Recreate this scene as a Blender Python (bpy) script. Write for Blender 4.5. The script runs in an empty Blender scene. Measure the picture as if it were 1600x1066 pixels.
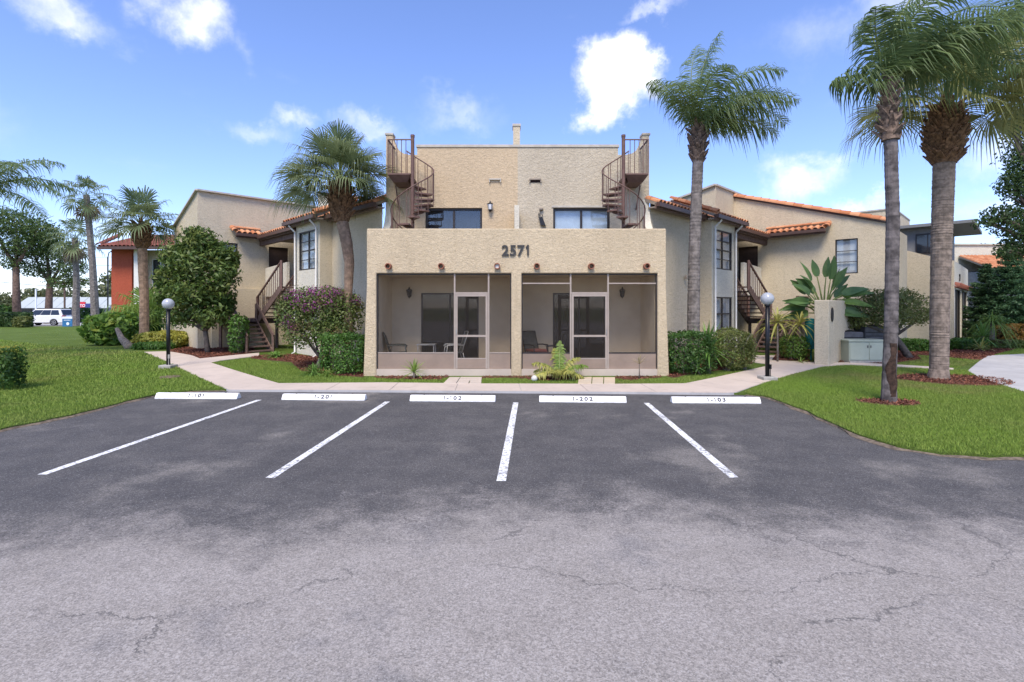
import bpy, bmesh, math, random
import numpy as np
from mathutils import Vector, Matrix, geometry
R = math.radians
SC = bpy.context.scene
COL = SC.collection

# ------------------------------------------------------------------ camera
F, HZ, EYE = 800.0, 481.0, 2.0           # focal length in px of a 1600 px wide frame, horizon row, eye height
cam = bpy.data.cameras.new('camera')
cam.sensor_width = 36.0
cam.lens = 36.0 * F / 1600.0
cam.shift_y = -(533.0 - HZ) / 1600.0
cam.clip_end = 6000
cam_o = bpy.data.objects.new('camera', cam)
COL.objects.link(cam_o)
cam_o.location = (0, 0, EYE)
cam_o.rotation_euler = (R(90), 0, 0)
SC.camera = cam_o

# ------------------------------------------------------------------ light
SUN_EL, SUN_AZ = 54.0, 190.0             # azimuth clockwise from +Y: sun high behind the camera
world = bpy.data.worlds.new('World')
SC.world = world
world.use_nodes = True
wn, wl = world.node_tree.nodes, world.node_tree.links
wn.clear()
def wnode(t, **kw):
    n = wn.new(t)
    for k, v in kw.items():
        setattr(n, k, v)
    return n
def wmath(op, a, b=None, c=None, clamp=False):
    n = wnode('ShaderNodeMath', operation=op, use_clamp=clamp)
    for i, v in enumerate((a, b, c)):
        if v is None: continue
        if isinstance(v, (int, float)): n.inputs[i].default_value = v
        else: wl.new(v, n.inputs[i])
    return n.outputs[0]
def wvec(op, a, b=None, out=0):
    n = wnode('ShaderNodeVectorMath', operation=op)
    for i, v in enumerate((a, b)):
        if v is None: continue
        if isinstance(v, (tuple, list, Vector)): n.inputs[i].default_value = tuple(v)
        else: wl.new(v, n.inputs[i])
    return n.outputs[out]
sky = wnode('ShaderNodeTexSky', sky_type='NISHITA')
sky.sun_disc = False
sky.sun_elevation = R(SUN_EL)
sky.sun_rotation = R(SUN_AZ)
sky.air_density = 1.0
sky.dust_density = 0.3
sky.ozone_density = 3.5
tc = wnode('ShaderNodeTexCoord')
D = tc.outputs['Generated']
def wnoise(vec, scale, detail, rough=0.6):
    n = wnode('ShaderNodeTexNoise')
    n.inputs['Scale'].default_value = scale
    n.inputs['Detail'].default_value = detail
    n.inputs['Roughness'].default_value = rough
    wl.new(vec, n.inputs['Vector'])
    return n
puff = wnoise(D, 9.0, 6.0, 0.62)
off = wvec('SUBTRACT', puff.outputs['Color'], (0.5, 0.5, 0.5))
DP = wvec('ADD', D, wvec('MULTIPLY', off, (0.17, 0.17, 0.17)))
# clouds that stand in the sky: bearing, height, half widths, density
CLOUDS = [(966, 112, 66, 62, 1.25), (950, 165, 46, 44, 1.1), (1000, 100, 36, 46, 1.2), (85, 12, 90, 52, 0.5), (115, 45, 46, 26, 0.45), (300, 22, 66, 46, 0.62), (375, 75, 24, 36, 0.2),
          (395, 206, 60, 26, 0.33), (455, 185, 40, 26, 0.4), (575, 198, 66, 24, 0.38), (715, 183, 70, 26, 0.3),
          (1240, 280, 62, 46, 0.62), (1270, 250, 36, 26, 0.5), (1350, 330, 60, 16, 0.45), (1040, 2, 62, 16, 0.4), (1290, 50, 90, 50, 0.25), (1400, 5, 90, 40, 0.35),
          (1560, 225, 80, 50, 0.42), (1570, 300, 70, 30, 0.36), (1135, 205, 80, 20, 0.2), (190, 350, 70, 30, 0.35), (120, 400, 110, 30, 0.3),
          (-300, 120, 220, 90, 0.5), (-700, 300, 260, 90, 0.6), (2000, 150, 240, 120, 0.5), (2500, 330, 300, 110, 0.6), (400, -700, 320, 150, 0.5), (1400, -900, 320, 200, 0.5)]
total = None
for px, py, rx, ry, dens in CLOUDS:
    c = Vector(((px - 800) / F, 1.0, (HZ - py) / F))
    L = c.length
    c /= L
    h = math.hypot(c.x, c.y)
    sx, sz = F * L / rx / max(h, .3) * h, F * L / ry
    dv = wvec('MULTIPLY', wvec('SUBTRACT', DP, c), (sx, sx, sz))
    ln = wvec('LENGTH', dv, out=1)
    m = wmath('MULTIPLY', wmath('SUBTRACT', 1.25, ln, clamp=True), dens)
    total = m if total is None else wmath('MAXIMUM', total, m)
wisp = wnoise(wvec('MULTIPLY', D, (1.6, 1.6, 4.5)), 2.3, 7.0, 0.62)
wisps = wmath('MULTIPLY', wmath('SUBTRACT', wisp.outputs['Fac'], 0.56, clamp=True), 0.9)
fine = wnoise(D, 26.0, 5.0, 0.65)
raw = wmath('ADD', wmath('MAXIMUM', total, wisps), wmath('MULTIPLY', wmath('SUBTRACT', fine.outputs['Fac'], 0.5), wmath('MULTIPLY', total, 0.9)))
mr = wnode('ShaderNodeMapRange', interpolation_type='SMOOTHSTEP')
mr.inputs['From Min'].default_value = 0.02
mr.inputs['From Max'].default_value = 0.95
wl.new(raw, mr.inputs['Value'])
cloud = wmath('MULTIPLY', mr.outputs[0], 0.97)
mix = wnode('ShaderNodeMix', data_type='RGBA')
wl.new(cloud, mix.inputs['Factor'])
tint = wvec('MULTIPLY', sky.outputs['Color'], (0.86, 0.845, 1.05))
wl.new(tint, mix.inputs['A'])
mix.inputs['B'].default_value = (5.6, 5.6, 5.7, 1)
bg = wnode('ShaderNodeBackground')
bg.inputs['Strength'].default_value = 0.14
wl.new(mix.outputs['Result'], bg.inputs['Color'])
wo = wnode('ShaderNodeOutputWorld')
wl.new(bg.outputs[0], wo.inputs['Surface'])

sun = bpy.data.lights.new('sun', 'SUN')
sun.energy = 2.5
sun.angle = R(22)
sun.color = (1.0, 0.90, 0.76)
sun_o = bpy.data.objects.new('sun', sun)
COL.objects.link(sun_o)
az, el = R(SUN_AZ), R(SUN_EL)
to_sun = Vector((math.sin(az) * math.cos(el), math.cos(az) * math.cos(el), math.sin(el)))
sun_o.rotation_euler = to_sun.to_track_quat('Z', 'Y').to_euler()
SC.view_settings.view_transform = 'Standard'
SC.view_settings.look = 'None'
SC.view_settings.gamma = 1.0
SC.view_settings.use_curve_mapping = False
SC.view_settings.exposure = 0.95
SC.cycles.max_bounces = 8
SC.cycles.transparent_max_bounces = 24

# ------------------------------------------------------------------ helpers
def gz(x, y):
    "height of the garden ground: a low lawn that rises a little towards the building"
    t = min(1.0, max(0.0, (y - 12.3) / 8.0))
    return 0.045 + 0.2 * t * t * (3 - 2 * t)
def G(px, py, off=0.0):
    "point of the garden ground seen on a bearing"
    z = 0.05
    for _ in range(12):
        d = F * (EYE - z) / (py - HZ)
        z = gz(0, d) + off
    return ((px - 800) / F * d, d)
def XA(px, d): return (px - 800) / F * d
def ZA(py, d): return EYE + (HZ - py) / F * d

MATS = {}
class NT:
    def __init__(s, name):
        m = bpy.data.materials.new(name)
        m.use_nodes = True
        s.m, s.n, s.l = m, m.node_tree.nodes, m.node_tree.links
        s.n.clear()
        s.out = s.n.new('ShaderNodeOutputMaterial')
        s.pos = s.n.new('ShaderNodeNewGeometry')
        MATS[name] = m
    def node(s, t, **kw):
        n = s.n.new(t)
        for k, v in kw.items(): setattr(n, k, v)
        return n
    def link(s, a, b): s.l.new(a, b)
    def put(s, v, sock):
        if isinstance(v, bpy.types.NodeSocket): s.l.new(v, sock)
        elif isinstance(v, (tuple, list)):
            sock.default_value = tuple(v) + ((1.0,) if len(v) == 3 and sock.type == 'RGBA' else ())
        else: sock.default_value = v
    def math(s, op, a, b=0.0, clamp=False):
        n = s.node('ShaderNodeMath', operation=op, use_clamp=clamp)
        s.put(a, n.inputs[0]); s.put(b, n.inputs[1])
        return n.outputs[0]
    def vec(s, op, a, b):
        n = s.node('ShaderNodeVectorMath', operation=op)
        s.put(a, n.inputs[0]); s.put(b, n.inputs[1])
        return n.outputs[0]
    def noise(s, scale, detail=4.0, rough=0.6, vec=None, dist=0.0):
        n = s.node('ShaderNodeTexNoise')
        n.inputs['Scale'].default_value = scale
        n.inputs['Detail'].default_value = detail
        n.inputs['Roughness'].default_value = rough
        n.inputs['Distortion'].default_value = dist
        s.l.new(vec if vec is not None else s.pos.outputs['Position'], n.inputs['Vector'])
        return n.outputs['Fac']
    def ramp(s, v, lo, hi, smooth=True):
        n = s.node('ShaderNodeMapRange', interpolation_type='SMOOTHSTEP' if smooth else 'LINEAR')
        s.put(v, n.inputs['Value'])
        n.inputs['From Min'].default_value = lo
        n.inputs['From Max'].default_value = hi
        return n.outputs[0]
    def mix(s, f, a, b):
        n = s.node('ShaderNodeMix', data_type='RGBA')
        s.put(f, n.inputs['Factor']); s.put(a, n.inputs['A']); s.put(b, n.inputs['B'])
        return n.outputs['Result']
    def bump(s, h, strength, dist):
        n = s.node('ShaderNodeBump')
        n.inputs['Strength'].default_value = strength
        n.inputs['Distance'].default_value = dist
        s.put(h, n.inputs['Height'])
        return n.outputs[0]
    def pbr(s, col, rough=0.8, normal=None, metal=0.0, spec=0.3, surf=True):
        b = s.node('ShaderNodeBsdfPrincipled')
        s.put(col, b.inputs['Base Color']); s.put(rough, b.inputs['Roughness'])
        b.inputs['Metallic'].default_value = metal
        b.inputs['Specular IOR Level'].default_value = spec
        if normal is not None: s.l.new(normal, b.inputs['Normal'])
        if surf: s.l.new(b.outputs[0], s.out.inputs['Surface'])
        return b.outputs[0]
def plain(name, c, rough=0.6, metal=0.0, spec=0.3, var=0.18, scale=6.0, bump=0.0, bscale=60.0):
    t = NT(name)
    f = t.noise(scale, 5.0)
    c2 = tuple(x * (1 - 2 * var) for x in c)
    col = t.mix(t.ramp(f, 0.3, 0.7), c, c2)
    nrm = t.bump(t.noise(bscale, 3.0), bump, 0.01) if bump else None
    t.pbr(col, rough, nrm, metal, spec)
    return t.m
def stucco(name, c, c2, coarse, amount, stain=0.25):
    "skip-trowelled stucco: ridges and flat patches, with weather stains"
    t = NT(name)
    P = t.pos.outputs['Position']
    w = t.noise(coarse * 0.7, 3.0, 0.5)
    pv = t.node('ShaderNodeTexVoronoi', feature='F1')
    pv.inputs['Scale'].default_value = coarse
    nz = t.node('ShaderNodeTexNoise'); nz.inputs['Scale'].default_value = coarse * 1.4; nz.inputs['Detail'].default_value = 3
    t.link(P, nz.inputs['Vector'])
    dv = t.vec('ADD', t.vec('MULTIPLY', P, (1, 1, 1.7)), t.vec('MULTIPLY', nz.outputs['Color'], (0.35, 0.35, 0.35)))
    t.link(dv, pv.inputs['Vector'])
    fineb = t.noise(coarse * 7, 4.0, 0.65)
    ridge = t.ramp(t.noise(coarse * 1.1, 5.0, 0.55, dv, 0.6), 0.42, 0.6)
    h = t.math('ADD', t.math('ADD', t.math('MULTIPLY', pv.outputs['Distance'], 0.5), t.math('MULTIPLY', ridge, 0.7)), t.math('MULTIPLY', fineb, 0.35))
    nrm = t.bump(h, amount, 0.03)
    big = t.noise(0.55, 5.0, 0.6, t.vec('MULTIPLY', P, (1, 1, 0.45)))
    col = t.mix(t.ramp(big, 0.3, 0.72), c, c2)
    streak = t.noise(1.3, 6.0, 0.7, t.vec('MULTIPLY', P, (2.2, 2.2, 0.3)))
    col = t.mix(t.math('MULTIPLY', t.ramp(streak, 0.52, 0.8), stain), col, tuple(x * 0.45 for x in c2))
    col = t.mix(t.math('MULTIPLY', t.ramp(fineb, 0.55, 0.75), 0.14), col, tuple(x * 0.5 for x in c))
    sp = t.node('ShaderNodeTexVoronoi', feature='F1'); sp.inputs['Scale'].default_value = 42.0
    t.link(P, sp.inputs['Vector'])
    sc_ = t.node('ShaderNodeSeparateColor'); t.link(sp.outputs['Color'], sc_.inputs[0])
    col = t.mix(t.math('MULTIPLY', t.ramp(sc_.outputs[0], 0.72, 1.0), 0.30), col, tuple(x * 0.42 for x in c2))
    col = t.mix(t.math('MULTIPLY', t.ramp(ridge, 0.5, 0.0), 0.16), col, tuple(x * 0.5 for x in c2))
    t.pbr(col, 0.92, nrm, spec=0.12)
    return t.m
def leafmat(name, c1, c2, trans=0.35, rough=0.5, c3=None, spec=0.35):
    t = NT(name)
    rnd = t.pos.outputs['Random Per Island']
    col = t.mix(rnd, c1, c2)
    if c3: col = t.mix(t.ramp(t.noise(1.7, 3.0), 0.5, 0.68), col, c3)
    else: col = t.mix(t.ramp(t.noise(1.3, 3.0), 0.35, 0.7), col, tuple(x * 0.7 for x in c1))
    b = t.pbr(col, rough, spec=spec, surf=False)
    tr = t.node('ShaderNodeBsdfTranslucent')
    t.put(t.mix(0.5, col, c2), tr.inputs['Color'])
    m = t.node('ShaderNodeMixShader')
    m.inputs[0].default_value = trans
    t.link(b, m.inputs[1]); t.link(tr.outputs[0], m.inputs[2])
    t.link(m.outputs[0], t.out.inputs['Surface'])
    return t.m

class MB:
    "collects shapes, then builds ONE mesh object"
    def __init__(s): s.v, s.f = [], []
    def add(s, vs, fs):
        o = len(s.v)
        s.v += [tuple(p) for p in vs]
        s.f += [tuple(o + i for i in f) for f in fs]
        return s
    def hexa(s, p):
        "p: 4 bottom points then 4 top points, both counter-clockwise"
        return s.add(p, [(3, 2, 1, 0), (4, 5, 6, 7), (0, 1, 5, 4), (1, 2, 6, 5), (2, 3, 7, 6), (3, 0, 4, 7)])
    def box(s, x0, x1, y0, y1, z0, z1):
        return s.hexa([(x0, y0, z0), (x1, y0, z0), (x1, y1, z0), (x0, y1, z0), (x0, y0, z1), (x1, y0, z1), (x1, y1, z1), (x0, y1, z1)])
    def prism(s, pts, vec):
        "a polygon of 3-D points swept along vec"
        n = len(pts); vec = Vector(vec)
        a = [Vector(p) for p in pts]; b = [p + vec for p in a]
        return s.add(a + b, [tuple(range(n - 1, -1, -1)), tuple(range(n, 2 * n))] + [(i, (i + 1) % n, n + (i + 1) % n, n + i) for i in range(n)])
    def tube(s, path, r, n=8, cap=True):
        path = [Vector(p) for p in path]
        rr = r if isinstance(r, (list, tuple)) else [r] * len(path)
        vs, fs = [], []
        ref = None
        for i, p in enumerate(path):
            d = (path[min(i + 1, len(path) - 1)] - path[max(i - 1, 0)]).normalized()
            if ref is None: ref = Vector((0, 0, 1)) if abs(d.z) < 0.9 else Vector((1, 0, 0))
            a = (ref - d * ref.dot(d)).normalized(); b = d.cross(a); ref = a
            for k in range(n):
                t = 2 * math.pi * k / n
                vs.append(p + (a * math.cos(t) + b * math.sin(t)) * rr[i])
        for i in range(len(path) - 1):
            for k in range(n):
                fs.append((i * n + k, i * n + (k + 1) % n, (i + 1) * n + (k + 1) % n, (i + 1) * n + k))
        if cap:
            fs.append(tuple(range(n - 1, -1, -1))); m = (len(path) - 1) * n; fs.append(tuple(range(m, m + n)))
        return s.add(vs, fs)
    def bar(s, p, q, w, h, up=(0, 0, 1)):
        "a square bar from p to q"
        p, q = Vector(p), Vector(q); d = (q - p).normalized()
        u = Vector(up)
        if abs(d.dot(u)) > 0.98: u = Vector((0, 1, 0))
        a = d.cross(u).normalized(); b = a.cross(d)
        c = [(-1, -1), (1, -1), (1, 1), (-1, 1)]
        return s.hexa([p + a * (x * w / 2) + b * (y * h / 2) for x, y in c] + [q + a * (x * w / 2) + b * (y * h / 2) for x, y in c])
    def lathe(s, prof, c, n=16):
        vs = [(c[0] + r * math.cos(2 * math.pi * k / n), c[1] + r * math.sin(2 * math.pi * k / n), c[2] + z) for r, z in prof for k in range(n)]
        fs = [(i * n + k, i * n + (k + 1) % n, (i + 1) * n + (k + 1) % n, (i + 1) * n + k) for i in range(len(prof) - 1) for k in range(n)]
        return s.add(vs, fs)
    def build(s, name, mat, parent=None, smooth=False, bevel=0.0, local=False):
        me = bpy.data.meshes.new(name)
        me.from_pydata(s.v, [], s.f)
        me.update()
        return link(name, me, mat, parent, smooth, bevel, local)
def link(name, me, mat, parent=None, smooth=False, bevel=0.0, local=False):
    o = bpy.data.objects.new(name, me)
    COL.objects.link(o)
    if mat: me.materials.append(MATS[mat])
    if smooth: me.polygons.foreach_set('use_smooth', [True] * len(me.polygons))
    if bevel:
        b = o.modifiers.new('bevel', 'BEVEL'); b.width = bevel; b.segments = 2; b.limit_method = 'ANGLE'
    if parent is not None: attach(o, parent, local)
    return o
def attach(o, parent, local=False):
    o.parent = parent
    if not local:
        m = Matrix.Identity(4); p = parent
        while p is not None:
            m = p.matrix_parent_inverse @ p.matrix_basis @ m if False else (p.matrix_parent_inverse @ Matrix.LocRotScale(p.location, p.rotation_euler, p.scale)) @ m
            p = p.parent
        o.matrix_parent_inverse = m.inverted()
    return o
def tag(o, label, cat, group=None, kind=None):
    if label: o['label'] = label
    if cat: o['category'] = cat
    if group: o['group'] = group
    if kind: o['kind'] = kind
    return o
def thing(name, loc, label, cat, group=None, rz=0.0):
    o = bpy.data.objects.new(name, None)
    COL.objects.link(o)
    o.empty_display_size = 0.2
    o.location = loc; o.rotation_euler = (0, 0, rz)
    return tag(o, label, cat, group)
def struct(o):
    o['kind'] = 'structure'
    return o
def npmesh(name, verts, faces_flat, k, mat, parent=None, smooth=False):
    "a mesh from numpy arrays; every face has k corners"
    me = bpy.data.meshes.new(name)
    nf = len(faces_flat) // k
    me.vertices.add(len(verts)); me.loops.add(len(faces_flat)); me.polygons.add(nf)
    me.vertices.foreach_set('co', np.asarray(verts, dtype=np.float32).ravel())
    me.loops.foreach_set('vertex_index', np.asarray(faces_flat, dtype=np.int32))
    me.polygons.foreach_set('loop_start', np.arange(nf, dtype=np.int32) * k)
    me.polygons.foreach_set('loop_total', np.full(nf, k, dtype=np.int32))
    me.update(calc_edges=True)
    return link(name, me, mat, parent, smooth)
def unit(v): return v / np.maximum(np.linalg.norm(v, axis=1, keepdims=True), 1e-9)
def leaves(name, pts, out, size, aspect, mat, parent, seed, spread=0.8, fold=0.12):
    "many single leaves: pts, the way they face, their length"
    g = np.random.default_rng(seed); n = len(pts)
    nrm = unit(out + g.normal(0, spread, (n, 3)))
    t = unit(np.cross(nrm, g.normal(0, 1, (n, 3))))
    b = np.cross(nrm, t)
    s = (size * g.uniform(0.6, 1.25, n))[:, None]
    w = s * aspect
    v = np.empty((n, 4, 3))
    v[:, 0] = pts - t * s * 0.5
    v[:, 1] = pts + b * w * 0.5 + nrm * s * fold
    v[:, 2] = pts + t * s * 0.5 - nrm * s * fold
    v[:, 3] = pts - b * w * 0.5 + nrm * s * fold
    return npmesh(name, v.reshape(-1, 3), np.arange(n * 4), 4, mat, parent)
def shell_points(g, blobs, n, inner=0.55):
    "points through the outer part of a set of ellipsoids: (x,y,z,rx,ry,rz)"
    bl = np.array(blobs, dtype=float)
    wgt = bl[:, 3] * bl[:, 5]; idx = g.choice(len(bl), n, p=wgt / wgt.sum())
    d = unit(g.normal(0, 1, (n, 3)))
    r = g.uniform(inner ** 2, 1.0, n) ** 0.5 * (1 + g.normal(0, 0.07, n))
    b = bl[idx]
    return b[:, :3] + d * b[:, 3:6] * r[:, None], d
def inside(poly, x, y):
    poly = np.array(poly); r = np.zeros(len(x), bool); n = len(poly); j = n - 1
    for i in range(n):
        xi, yi = poly[i]; xj, yj = poly[j]
        c = ((yi > y) != (yj > y)) & (x < (xj - xi) * (y - yi) / (yj - yi + 1e-12) + xi)
        r ^= c; j = i
    return r
def drape(name, poly, off, mat, skirt=0.08, step=1.0, hf=gz, parent=None):
    "a sheet cut to an outline and laid on the ground"
    bm = bmesh.new()
    vs = [bm.verts.new((x, y, 0)) for x, y in poly]
    for tri in geometry.tessellate_polygon([[Vector((x, y, 0)) for x, y in poly]]):
        try: bm.faces.new([vs[i] for i in tri])
        except ValueError: pass
    for ax in (0, 1):
        lo = min(p[ax] for p in poly); hi = max(p[ax] for p in poly)
        lo, hi = max(lo, -20.0 if ax == 0 else 0.0), min(hi, 24.0)
        k = math.floor(lo / step) * step + step
        while k < hi:
            co, no = [0, 0, 0], [0, 0, 0]
            co[ax] = k; no[ax] = 1
            bmesh.ops.bisect_plane(bm, geom=bm.verts[:] + bm.edges[:] + bm.faces[:], plane_co=co, plane_no=no)
            k += step
    for v in bm.verts: v.co.z = hf(v.co.x, v.co.y) + off
    bmesh.ops.recalc_face_normals(bm, faces=bm.faces[:])
    if bm.faces and sum(f.normal.z for f in bm.faces) < 0: bmesh.ops.reverse_faces(bm, faces=bm.faces[:])
    if skirt:
        e = [x for x in bm.edges if x.is_boundary]
        r = bmesh.ops.extrude_edge_only(bm, edges=e)
        for v in [x for x in r['geom'] if isinstance(x, bmesh.types.BMVert)]: v.co.z -= skirt
    me = bpy.data.meshes.new(name); bm.to_mesh(me); bm.free()
    return link(name, me, mat, parent)
def text_mesh(s, height, depth=0.01, bold=0.0):
    cu = bpy.data.curves.new('lettering', 'FONT')
    cu.body = s; cu.size = height * 1.38; cu.align_x = 'CENTER'; cu.align_y = 'BOTTOM_BASELINE'
    cu.extrude = depth; cu.offset = bold; cu.resolution_u = 3
    o = bpy.data.objects.new('lettering', cu)
    COL.objects.link(o)
    dg = bpy.context.evaluated_depsgraph_get()
    me = bpy.data.meshes.new_from_object(o.evaluated_get(dg))
    bpy.data.objects.remove(o); bpy.data.curves.remove(cu)
    return me

def glyphs(s, height, depth, bold, gap=1.0):
    "lettering put together sign by sign; the figure one has its flag"
    bm = bmesh.new(); x = 0.0
    for ch in s:
        if ch == '1':
            w = height * .40; th = height * .17
            a = [(w * .5 - th / 2, 0), (w * .5 + th / 2, 0), (w * .5 + th / 2, height), (w * .5 - th * .35, height), (w * .02, height * .80), (w * .02, height * .66), (w * .5 - th / 2, height * .78)]
            mb = MB().prism([(px, py, -depth) for px, py in a], (0, 0, 2 * depth)); me = bpy.data.meshes.new('g'); me.from_pydata(mb.v, [], mb.f)
        else:
            me = text_mesh(ch, height, depth, bold); w = max(v.co.x for v in me.vertices) - min(v.co.x for v in me.vertices)
        lo = min(v.co.x for v in me.vertices)
        for v in me.vertices: v.co.x += x - lo
        bm.from_mesh(me); bpy.data.meshes.remove(me)
        x += w + height * .16 * gap
    for v in bm.verts: v.co.x -= (x - height * .16 * gap) / 2
    me = bpy.data.meshes.new('lettering'); bm.to_mesh(me); bm.free()
    return me

# ------------------------------------------------------------------ materials
stucco('facade_stucco', (0.640, 0.523, 0.350), (0.550, 0.442, 0.292), 10.0, 0.6, 0.35)
stucco('tan_stucco', (0.600, 0.467, 0.305), (0.525, 0.407, 0.266), 8.0, 0.45, 0.3)
stucco('grey_stucco', (0.576, 0.502, 0.379), (0.490, 0.422, 0.314), 8.0, 0.5, 0.4)
stucco('cream_stucco', (0.636, 0.553, 0.404), (0.561, 0.477, 0.342), 10.0, 0.4, 0.25)
stucco('pale_stucco', (0.667, 0.623, 0.507), (0.606, 0.558, 0.451), 9.0, 0.4, 0.12)
stucco('speckled_stucco', (0.600, 0.543, 0.407), (0.500, 0.452, 0.341), 12.0, 0.8, 0.2)
stucco('red_stucco', (0.42, 0.10, 0.055), (0.36, 0.085, 0.05), 8.0, 0.4, 0.1)
plain('porch_paint', (0.66, 0.545, 0.385), 0.85, var=0.06, scale=1.5, bump=0.2, bscale=30)
plain('coping', (0.50, 0.46, 0.39), 0.8, var=0.1)
plain('white_paint', (0.72, 0.70, 0.65), 0.6, var=0.06)
plain('frame_tan', (0.36, 0.30, 0.25), 0.45, var=0.06)
plain('frame_dark', (0.035, 0.03, 0.03), 0.4, var=0.1)
plain('kick_panel', (0.28, 0.21, 0.16), 0.6, var=0.08, scale=2.5)
plain('brown_wood', (0.175, 0.112, 0.088), 0.65, var=0.22, scale=9, bump=0.25)
plain('brown_gutter', (0.10, 0.06, 0.047), 0.4, var=0.1)
plain('brown_steel', (0.16, 0.092, 0.072), 0.5, var=0.15)
plain('black_metal', (0.012, 0.012, 0.014), 0.35, var=0.1)
plain('digit_grey', (0.05, 0.048, 0.045), 0.5, var=0.1)
plain('soffit', (0.30, 0.25, 0.20), 0.85, var=0.1)
plain('door_brown', (0.055, 0.036, 0.03), 0.5, var=0.15)
plain('terracotta', (0.36, 0.145, 0.09), 0.8, var=0.25, scale=20)
plain('pipe_inside', (0.03, 0.015, 0.012), 0.9)
plain('window_backing', (0.74, 0.74, 0.74), 0.8, var=0.03)  # light grey of the window blinds
plain('pale_blue_sheet', (0.62, 0.70, 0.78), 0.8, var=0.06)  # plain pale blue sheet behind the glass of the right deck door
plain('dark_room', (0.03, 0.033, 0.04), 0.8, var=0.2, scale=1.5)  # dark colour painted to stand for an unlit room behind glass
plain('grey_siding', (0.20, 0.205, 0.21), 0.6, var=0.08)
plain('sling', (0.075, 0.08, 0.07), 0.8)
plain('aluminium', (0.42, 0.41, 0.39), 0.4, 0.3)
plain('red_cushion', (0.22, 0.07, 0.06), 0.85)
plain('utility_green', (0.38, 0.42, 0.34), 0.5, var=0.07, scale=2)
plain('ac_grey', (0.10, 0.10, 0.11), 0.6)
plain('bark', (0.15, 0.125, 0.105), 0.95, var=0.3, scale=9, bump=0.6, bscale=28)
plain('pine_bark', (0.17, 0.115, 0.09), 0.95, var=0.3, scale=5, bump=0.6, bscale=12)
plain('pale_bark', (0.26, 0.22, 0.18), 0.95, var=0.3, scale=9, bump=0.4, bscale=40)
plain('boots_brown', (0.235, 0.135, 0.072), 0.95, var=0.35, scale=14, bump=0.5, bscale=50)
plain('boots_grey', (0.24, 0.17, 0.125), 0.95, var=0.35, scale=14, bump=0.5, bscale=50)
plain('petiole', (0.19, 0.24, 0.07), 0.6, var=0.2)
plain('tyre', (0.012, 0.012, 0.013), 0.8)
plain('car_white', (0.74, 0.75, 0.76), 0.25, spec=0.5, var=0.02)
plain('car_blue', (0.16, 0.19, 0.30), 0.25, spec=0.5, var=0.05)
plain('car_silver', (0.36, 0.38, 0.45), 0.25, spec=0.5, var=0.05)
plain('car_glass', (0.015, 0.02, 0.03), 0.06, spec=0.6, var=0.0)
plain('rim', (0.45, 0.45, 0.46), 0.35, 0.6)
plain('tail_red', (0.35, 0.02, 0.02), 0.3)
plain('sign_red', (0.55, 0.03, 0.05), 0.5, var=0.05)
plain('sign_navy', (0.04, 0.05, 0.20), 0.5, var=0.05)
plain('sign_blue', (0.04, 0.17, 0.36), 0.5, var=0.15, scale=5)
plain('sign_white', (0.75, 0.78, 0.80), 0.5, var=0.03)
plain('metal_roof', (0.42, 0.46, 0.45), 0.5, var=0.06)
plain('shop_wall', (0.24, 0.25, 0.26), 0.8, var=0.15)
plain('stop_white', (0.92, 0.91, 0.87), 0.7, var=0.11, scale=7, bump=0.25, bscale=45)
plain('stop_number', (0.12, 0.12, 0.13), 0.8, var=0.4, scale=60)
plain('pad_concrete', (0.40, 0.38, 0.34), 0.9, var=0.15, scale=7)
plain('stone_white', (0.70, 0.68, 0.62), 0.8)
plain('wire', (0.03, 0.03, 0.03), 0.7)
plain('teal_plastic', (0.02, 0.20, 0.19), 0.5)

def glass_mat(name, tint, opac, rough=0.03):
    t = NT(name)
    fr = t.node('ShaderNodeLayerWeight'); fr.inputs['Blend'].default_value = 0.5
    fres = t.math('ADD', t.math('MULTIPLY', t.math('POWER', fr.outputs['Facing'], 4.0), 0.9), 0.06, clamp=True)
    gl = t.node('ShaderNodeBsdfGlossy'); gl.inputs['Roughness'].default_value = rough
    tr = t.node('ShaderNodeBsdfTransparent'); t.put(tint, tr.inputs['Color'])
    df = t.node('ShaderNodeBsdfDiffuse'); t.put(tuple(x * 0.06 for x in tint), df.inputs['Color'])
    a = t.node('ShaderNodeMixShader'); a.inputs[0].default_value = opac
    t.link(tr.outputs[0], a.inputs[1]); t.link(df.outputs[0], a.inputs[2])
    m = t.node('ShaderNodeMixShader')
    t.link(fres, m.inputs[0])
    t.link(a.outputs[0], m.inputs[1]); t.link(gl.outputs[0], m.inputs[2])
    t.link(m.outputs[0], t.out.inputs['Surface'])
glass_mat('window_glass', (0.94, 0.96, 0.97), 0.05)
glass_mat('dark_glass', (0.35, 0.40, 0.48), 0.6)
t = NT('insect_screen')
tr = t.node('ShaderNodeBsdfTransparent'); df = t.node('ShaderNodeBsdfDiffuse'); t.put((0.07, 0.058, 0.046), df.inputs['Color'])
m = t.node('ShaderNodeMixShader'); m.inputs[0].default_value = 0.15
t.link(tr.outputs[0], m.inputs[1]); t.link(df.outputs[0], m.inputs[2]); t.link(m.outputs[0], t.out.inputs['Surface'])
t = NT('lamp_globe')
b = t.node('ShaderNodeBsdfPrincipled'); t.put((0.50, 0.52, 0.55), b.inputs['Base Color']); b.inputs['Roughness'].default_value = 0.12
b.inputs['Transmission Weight'].default_value = 0.25; b.inputs['Specular IOR Level'].default_value = 0.7
t.link(b.outputs[0], t.out.inputs['Surface'])

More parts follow.
